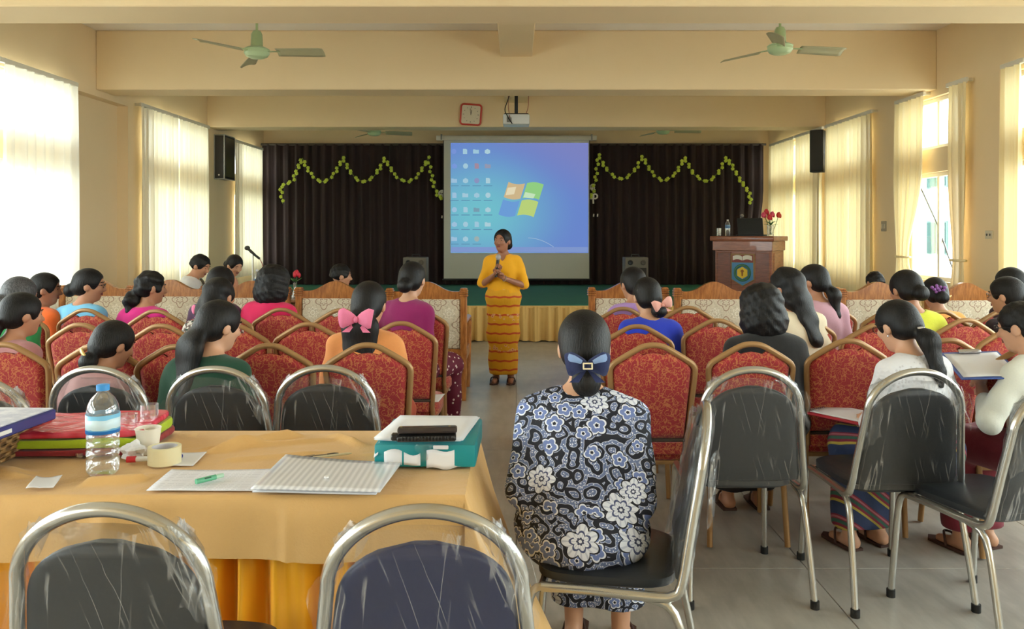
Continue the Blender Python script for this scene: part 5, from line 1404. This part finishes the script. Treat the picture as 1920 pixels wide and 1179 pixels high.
    for q in (-1, 1):       # sandals
        m = MB(); fx = (.085, .05) if stand else (.09, .43)
        m.prism([(x*.5, y) for x, y in ((-.075, -.1), (.075, -.1), (.09, .03), (.08, .11), (0, .145), (-.08, .11), (-.09, .03))], .012, Matrix.Translation((0, 0, 0)))
        so = m.obj('sandal', mat('brown_sandal', (70, 44, 36), .6), root); so.location = (q*fx[0]*sc, fx[1]*sc, .001); so.scale = (sc, sc, 1)
        MB().tube([(-.042, .0, .012), (-.03, .02, .052), (.0, .045, .062), (.03, .02, .052), (.042, 0, .012)], .006, 6, sub=3).obj('sandal_strap', mat('brown_sandal', (70, 44, 36), .6), so)
    for ex in extra:
        kind, pos, rot = ex[0], ex[1], ex[2]
        M = S4 @ H @ Matrix.Translation(pos) @ Euler([R(a) for a in rot]).to_matrix().to_4x4()
        if kind == 'bow': bow(root, M, *ex[3:])
        elif kind == 'clip': ell_clip(root, M, *ex[3:])
        elif kind == 'flower':
            m = MB()
            for k in range(10):
                a = k*2.4; r_ = .010*math.sqrt(k); m.ell((r_*math.cos(a)*1.6, -.006-.004*(k % 3), r_*math.sin(a)), (.014, .010, .012), (0, a, 0), u=8, v=6)
            q = m.obj('hair_flower', ex[3], root, ang=60); q.matrix_local = M
        elif kind == 'glasses':
            m = MB()
            for q in (-1, 1):
                m.tube([(q*(.032+.021*math.cos(a)), .098-.004*abs(math.cos(a)), .006+.016*math.sin(a)) for a in [2*PI*k/14 for k in range(14)]], .0017, 5, True); m.tube([(q*.053, .094, .01), (q*.078, .05, .008), (q*.08, -.02, .0)], .0017, 5)
            m.tube([(-.011, .1, .008), (0, .102, .011), (.011, .1, .008)], .0017, 5); q = m.obj('glasses', M_GLASSES, root); q.matrix_local = S4 @ H
        elif kind == 'earring':
            for q in (-1, 1): m = MB(); m.ell((q*.083, .0, -.046), (.005, .005, .006), u=8, v=6); e_ = m.obj('earring', M_SILV, root); e_.matrix_local = S4 @ H
    return root, sc, T, H, A
def cap_uv(V): return np.stack([V[:, 0]+.12*V[:, 1], V[:, 2]+.55*V[:, 1]], 1)
# printed and woven cloths
n = NT('navy_white_floral_print'); uv = n.co('UV')
def flowers(scale, R0, pet, seed, amp=.30):
    p = n.vadd(uv, (seed, seed*.7, 0)); v = n.vor(p, scale, .75, dim='2D'); d = n.vsub(p, v['Position']); x, y, z = n.xyz(d)
    cr, cg, cb = n.xyz(v['Color'])
    r = (x*x+y*y).sqrt(); a = n.atan2(y, x)+cr*6.28
    edge = ((a*pet*.5).cos().abs()*amp+(1-amp))*R0*(cg*.35+.75)
    q = r/edge
    return q, a, cg, cb
base = lin((15, 17, 32)); sw = lin((116, 132, 176)); wt = lin((222, 226, 238))
w = n.vadd(uv, n.scale(n.noise(uv, 14, 2, col=True), .05))
v2 = n.vor(w, 21, 1, dim='2D'); d2 = v2['Distance']; ring = ((d2*13).sin())
c = n.mix(ring.gt(.2)*.7, base, sw); c = n.mix((ring-.15).abs().lt(.22), c, n.mix(.5, wt, sw)); c = n.mix(n.vor(uv, 110, .8, dim='2D')['Distance'].lt(.22)*ring.gt(.5), c, wt)
q, a, cg, cb = flowers(15, .030, 5, 3.3); q = q+cb.lt(.35)*9; c = n.mix(q.lt(1.14), c, base); c = n.mix(q.lt(1), c, wt); c = n.mix(q.lt(.82), c, lin((108, 126, 182))); c = n.mix(q.lt(.34), c, wt); c = n.mix(q.lt(.2), c, base)
q, a, cg, cb = flowers(7.6, .056, 7, 1.1, .3); q = q+cb.lt(.42)*9; vein = (a*16).cos().gt(.55)
c = n.mix(q.lt(1.1), c, base); c = n.mix(q.lt(1), c, n.mix(vein*.5, wt, lin((150, 158, 188)))); c = n.mix((q-.55).abs().lt(.06), c, lin((70, 80, 120))); c = n.mix(q.lt(.22), c, lin((60, 66, 96))); c = n.mix(q.lt(.1), c, wt)
n.set(c, .75); n.bump(n.noise(n.co(), 8, 3), .2, .02); M_FLORAL = n.m
n = NT('yellow_longyi_with_red_bands'); co = n.co(); x, y, z = n.xyz(co)
f = (z*11.5).frac(); zz = ((x*70).sin()*.04+f-.5).abs()
c = n.mix(zz.lt(.10), n.mix(n.noise(co, 6, 3), lin((216, 152, 16)), lin((232, 172, 28))), lin((196, 74, 22)))
f2 = (z*3.4+.35).frac(); fl2 = n.vor(n.scale(co, 1), 26, .8); wh = ((f2-.5).abs().lt(.11))*fl2['Distance'].lt(.42)
c = n.mix(wh*.85, c, lin((226, 172, 120))); rd = ((f2-.5).abs().lt(.11))*fl2['Distance'].lt(.2); c = n.mix(rd*.8, c, lin((200, 80, 60)))
n.set(c, .75); n.bump(n.noise(n.scale(co, (3, 3, .5)), 6, 3), .4, .02); M_LONGYI = n.m
n = NT('wine_cloth_with_white_dots'); co = n.co(); v = n.vor(co, 30, .9); n.set(n.mix(v['Distance'].lt(.24), lin((104, 18, 48)), lin((226, 206, 200))), .8); M_DOTS = n.m
n = NT('pale_speckled_floral'); co = n.co(); v = n.vor(co, 70, 1); cr, cg, cb = n.xyz(v['Color'])
c = n.mix(cr.gt(.55), lin((206, 200, 190)), lin((110, 92, 84))); c = n.mix(cg.gt(.8), c, lin((150, 52, 56))); c = n.mix(cb.gt(.8), c, lin((52, 70, 62))); n.set(c, .8); M_SPECK = n.m
n = NT('white_lace'); co = n.co(); v = n.vor(co, 60, .8); q = v['Distance'].lt(.3)*(n.noise(co, 9, 2).gt(.47)); n.set(n.mix(q*.5, lin((230, 230, 236)), lin((190, 186, 192))), .8); n.bump(v['Distance'], .6, .004); M_LACE = n.m
n = NT('striped_wine_longyi'); co = n.co(); x, y, z = n.xyz(co); k = ((x*.7+y*.2+z*.9)*9).frac()
c = n.mix(k.lt(.5), lin((128, 34, 58)), lin((46, 60, 96))); c = n.mix((k-.52).abs().lt(.05), c, lin((178, 160, 70))); c = n.mix((k-.75).abs().lt(.07), c, lin((50, 92, 78))); c = n.mix((k-.9).abs().lt(.04), c, lin((170, 100, 110)))
n.set(c, .8); n.bump(n.noise(co, 12, 3), .3, .02); M_STRIPE = n.m

PK = (236, 128, 168)
# the presenter
pres, psc, pT, pH, pA = person('standing woman in bright yellow blouse and banded yellow longyi speaking into a microphone', 942, 429, 7.65, face=184, head=207, pitch=2, hair='bun', top=(240, 172, 18), low=M_LONGYI, skin=SK_C, lean=0, res=.008, sleeve=.95, stand=True, girth=1.0,
       arms={1: ((.215, .03, .69), (.065, .18, .80)), -1: ((-.22, .03, .68), (-.02, .195, .765))}, grip=('grip', 'grip'), handup={1: ((-.35, .25, .75), (.2, -1, .2)), -1: ((.55, .25, .5), (-.2, -1, .3))}, hairm=M_HAIR, face_r=(.086, .092, .122))
wm = pres.matrix_basis @ Vector((.03, .235, 1.20))*1
M0 = Matrix.Translation(pres.location) @ pres.rotation_euler.to_matrix().to_4x4()
hd = M0 @ (Vector((.045, .232, .85+.305))*psc)
t = thing('microphone', 'grey-headed hand microphone held up by the woman in yellow', 'microphone', hd)
up = Vector((.12, .12, 1)).normalized()
mm = MB(); mm.tube([Vector((0, 0, 0))-up*.07, up*.09], [.012, .016], 12); mm.obj('handle', M_BLK, t)
MB().ell(up*.118, (.026, .026, .031)).obj('mic_head', mat('pale_mic_mesh', (176, 170, 168), .45, .3, bump=.5, bsc=300), t)
m = MB(); wp_ = pA[-1][1]*psc; ax = (pA[-1][1]-pA[-1][0]).normalized(); Mw = aim(wp_-ax*.01, ax, (0, 0, 1))
m.tube([tuple(Mw @ Vector((.027*math.cos(a), 0, .027*math.sin(a)))) for a in [2*PI*k/16 for k in range(16)]], .004, 6, True); m.obj('wristwatch', M_SILV, pres)
# foreground woman
fg = person('woman in navy and white floral dress seated sideways on the foreground chair, back turned', 1095, 576, 2.43, face=13, head=1, pitch=10, hair='lowbun', top=M_FLORAL, low=M_FLORAL, skin=SK_B, lean=5, res=.007, sleeve=1.35, girth=1.2, hem=.17, uvtop=cap_uv,
       extra=[('bow', (0, -.138, -.066), (0, 0, 0), .125, (34, 44, 88), (132, 158, 204), (226, 214, 180))], arms={q: ((q*.185, -.03, .68), (q*.12, .17, .66)) for q in (-1, 1)})
lg = [c for c in fg[0].children if c.name.startswith('longyi')][0]
me = lg.data; V = np.zeros(len(me.vertices)*3, np.float32); me.vertices.foreach_get('co', V); V = V.reshape(-1, 3)
l = me.uv_layers.new(name='wrap'); li = np.zeros(len(me.loops), np.int32); me.loops.foreach_get('vertex_index', li); l.data.foreach_set('uv', np.stack([V[:, 0]+.12*V[:, 1], V[:, 2]+V[:, 1]*.55], 1)[li].ravel())
lg.name = 'dress_skirt'
# left block
person('woman in dusty pink blouse with long ponytail at the left edge, facing right', 42, 545, 3.85, face=18, head=42, hair='pony', top=(176, 122, 124), low=(110, 60, 70), lean=8, extra=[('bow', (0, -.12, -.06), (0, 0, 0), .09, (226, 110, 140))])
person('person with greying hair in green blouse behind the dusty pink one', 38, 516, 4.62, face=12, head=25, hair='bun', top=(42, 138, 76), low=(60, 70, 60), hairm=M_HAIRG)
person('woman in orange blouse in profile at the left, by the white sheer curtain', 86, 509, 5.35, face=14, head=70, hair='bun', top=(232, 104, 32), low=(120, 50, 30), skin=SK_C)
person('woman in light blue blouse with a low bun, in profile facing right', 168, 501, 5.36, face=14, head=72, hair='bun', top=(116, 186, 222), low=(90, 110, 140), extra=[('glasses', (0, 0, 0), (0, 0, 0))])
person('woman in magenta blouse with curly tied hair, facing right', 284, 506, 5.36, face=12, head=56, hair='curlpony', top=(206, 24, 124), low=(110, 30, 70))
person('woman in dusky mauve blouse with gold hair clip behind the large bottle', 214, 596, 3.33, face=12, head=36, pitch=20, hair='lowbun', top=(170, 126, 126), low=(90, 60, 66), lean=12, res=.009, sleeve=1.4, extra=[('clip', (-.02, -.12, -.075), (0, 25, 0), (.05, .012, .012), M_GOLDCLIP)])
person('dark-haired woman mostly hidden behind the speckled blouse', 415, 497, 5.38, face=15, head=20, hair='bun', top=(90, 60, 90), low=(60, 40, 60))
person('woman in pale speckled floral blouse with a pink hair bow', 412, 517, 4.62, face=12, head=20, hair='long', top=M_SPECK, low=(90, 60, 60), extra=[('bow', (-.05, -.10, -.10), (0, 0, 0), .10, PK)])
person('woman in dark green blouse with long hair in a silver clip', 412, 558, 3.34, face=10, head=42, pitch=14, hair='longpony', top=(18, 66, 46), low=(40, 40, 44), lean=8, res=.009, sleeve=1.2, skin=SK_B, girth=1.12, arms={1: ((.235, .02, .68), (.10, .2, .655)), -1: ((-.19, 0, .675), (-.09, .205, .65))}, extra=[('clip', (-.005, -.135, -.10), (0, 0, 0), (.045, .016, .013), M_SILV)])
person('woman in crimson blouse with shoulder-length black bob', 514, 494, 5.34, face=8, head=18, hair='fluffy', top=(214, 22, 86), low=(100, 20, 50), skin=SK_B)
person('person in profile whose head shows above a carved armchair left of the aisle', 640, 493, 7.25, face=8, head=72, hair='short', top=(70, 60, 70), low=(50, 40, 50))
person('woman in peach orange blouse with a large bright pink bow', 693, 524, 3.85, face=4, head=10, hair='longpony', top=(224, 148, 84), low=(176, 70, 40), res=.009, extra=[('bow', (0, -.168, -.085), (0, 0, 0), .165, PK)])
person('woman in purple magenta blouse and white-dotted wine longyi beside the aisle', 774, 488, 5.22, face=30, head=18, hair='bun', top=(140, 16, 92), low=M_DOTS, girth=1.08, skin=SK_B, res=.009)
# by the left wall
person('man in white shirt bent over by the left wall', 376, 478, 8.2, face=75, head=100, pitch=26, hair='short', top=(226, 224, 224), low=(60, 50, 60), lean=16, scl=1.0)
person('woman in peach blouse looking down beside the microphone stand by the left wall', 440, 475, 8.85, face=80, head=125, pitch=28, hair='bun', top=(224, 160, 128), low=(110, 60, 60), skin=SK_B, lean=10)
# right block
person('woman in royal blue blouse with a pale pink bow at her low bun', 1212, 517, 4.62, face=-4, head=-14, hair='sidebun', top=(30, 56, 190), low=(30, 40, 110), skin=SK_B, res=.009, extra=[('bow', (.045, -.125, -.065), (0, -15, 0), .12, (232, 172, 160))])
person('woman in lavender blouse mostly hidden behind the royal blue one', 1186, 498, 5.33, face=-4, head=-24, hair='bun', top=(172, 134, 200), low=(90, 70, 120))
person('woman in black blouse with fluffy bobbed hair', 1426, 528, 3.83, face=-2, head=-8, hair='fluffy', top=(20, 20, 22), low=(30, 24, 28), res=.009, girth=1.22)
person('woman with long wavy hair, silver butterfly clip and cream blouse', 1474, 498, 4.64, face=-8, head=-40, hair='long', top=(226, 212, 184), low=(120, 80, 90), extra=[('clip', (.03, -.09, -.02), (0, 50, 0), (.035, .01, .012), M_SILV), ('clip', (.035, -.095, -.055), (0, -40, 0), (.03, .01, .010), M_SILV)])
person('woman with a low ponytail and pale pink blouse looking left', 1524, 493, 5.36, face=-8, head=-48, hair='pony', top=(206, 160, 176), low=(120, 60, 100))
person('person whose hair top shows above an armchair by the wide yellow curtain', 1640, 506, 7.2, face=-5, head=-10, pitch=18, hair='short', top=(90, 80, 80), low=(60, 50, 50))
person('woman in yellow-green blouse bowing her head on the right', 1698, 502, 4.66, face=-10, head=-14, pitch=18, hair='bun', top=(198, 200, 48), low=(110, 110, 40), res=.009)
person('woman in orange-peach blouse with a purple flower in her hair', 1752, 517, 5.36, face=-8, head=4, pitch=14, hair='bun', top=(234, 164, 84), low=(160, 90, 50), extra=[('flower', (-.02, -.112, .01), (0, 0, 0), mat('purple_petals', (126, 72, 140), .6)), ('clip', (.05, -.1, -.05), (0, -30, 0), (.03, .01, .008), M_GOLDCLIP)])
person('dark-haired person at the right edge, one row behind the dark blouse', 1893, 499, 5.38, face=-6, head=-30, hair='bun', top=(60, 40, 50), low=(60, 40, 50))
person('woman in dark navy and maroon blouse with glasses near the right edge', 1886, 516, 4.72, face=-8, head=-42, hair='bun', top=(40, 22, 34), low=(50, 30, 40), skin=SK_B, extra=[('glasses', (0, 0, 0), (0, 0, 0)), ('clip', (.04, -.1, -.03), (0, 0, 0), (.02, .008, .008), M_SILV)])
# writing woman in white lace
pw, wsc_, wT, wH, wA = person('woman in white lace blouse with a low ponytail, writing in a red notebook', 1682, 557, 3.34, face=-17, head=-26, pitch=22, hair='pony', top=M_LACE, low=M_STRIPE, skin=SK_B, lean=10, res=.008, sleeve=1.3, extra=[('glasses', (0, 0, 0), (0, 0, 0)), ('earring', (0, 0, 0), (0, 0, 0)), ('clip', (0, -.12, -.055), (0, 20, 0), (.03, .01, .009), M_SILV)],
       arms={1: ((.225, .08, .71), (.07, .235, .665)), -1: ((-.24, .05, .70), (-.13, .22, .68))}, grip=('write', 'write'))
Mp = Matrix.Translation(pw.location) @ pw.rotation_euler.to_matrix().to_4x4()
t = thing('notebook', 'red notebook open at a white page on the white lace woman\'s lap', 'notebook', Mp @ Vector((-.10*wsc_, .34*wsc_, .655*wsc_)), pw.rotation_euler.z+R(18))
MB().box((0, 0, 0), (.24, .32, .012), bev=.003).obj('cover', mat('red_notebook_cover', (178, 40, 52), .4), t)
m = MB(); m.grid(lambda u, v: (-.11+.22*u, -.15+.30*v, .0085+.004*math.sin(PI*u)), 10, 4); m.obj('page', M_PAPER, t, solid=.002)
m = MB()
for k in range(14): m.tube([(-.1+.0155*k, .148, .004), (-.1+.0155*k, .158, .012), (-.1+.0155*k, .152, .018), (-.1+.0155*k, .140, .014)], .0018, 5)
m.obj('spiral_binding', M_SILV, t)['kind'] = 'stuff'
hw = Mp @ (wA[1][1]*wsc_); t = thing('pen', 'blue and silver pen in the writing hand of the woman in white lace', 'pen', hw+Vector((-.05, .06, .015)), R(20))
MB().tube([(-.075, -.01, -.02), (.05, .01, .03)], .004, 8).obj('barrel', mat('blue_grey_pen', (90, 120, 160), .35), t); MB().tube([(-.085, -.012, -.024), (-.075, -.01, -.02)], [.001, .0035], 8).obj('tip', M_SILV, t)
# person with clipboard at the right edge
pc, csc, cT, cH, cA = person('person in white long-sleeved shirt with glasses holding a blue clipboard at the right edge', 1914, 560, 3.32, face=-20, head=-38, pitch=14, hair='short', top=(224, 226, 216), low=(116, 24, 44), skin=SK_B, lean=8, res=.0085, sleeve=1.55, girth=1.1,
       extra=[('glasses', (0, 0, 0), (0, 0, 0))], arms={1: ((.24, .06, .71), (.08, .26, .78)), -1: ((-.29, .06, .72), (-.15, .22, .84))}, grip=('write', 'grip'))
Mc = Matrix.Translation(pc.location) @ pc.rotation_euler.to_matrix().to_4x4()
cb = Mc @ (cA[-1][1]*csc)
t = thing('clipboard', 'blue clipboard with white paper held up in front of the white shirt', 'clipboard', P(1838, 684, 3.46)); t.rotation_euler = (R(11), R(-4), R(-14))
MB().box((0, 0, 0), (.24, .33, .005), bev=.002).obj('board', mat('blue_clipboard', (70, 96, 168), .4), t)
m = MB(); m.grid(lambda u, v: (-.108+.216*u, -.15+.29*v, .004+.002*math.sin(4*u+3*v)), 8, 8); m.obj('paper', M_PAPER, t, solid=.001)
MB().box((0, .15, .010), (.09, .03, .012), bev=.003).obj('clip', M_SILV, t)
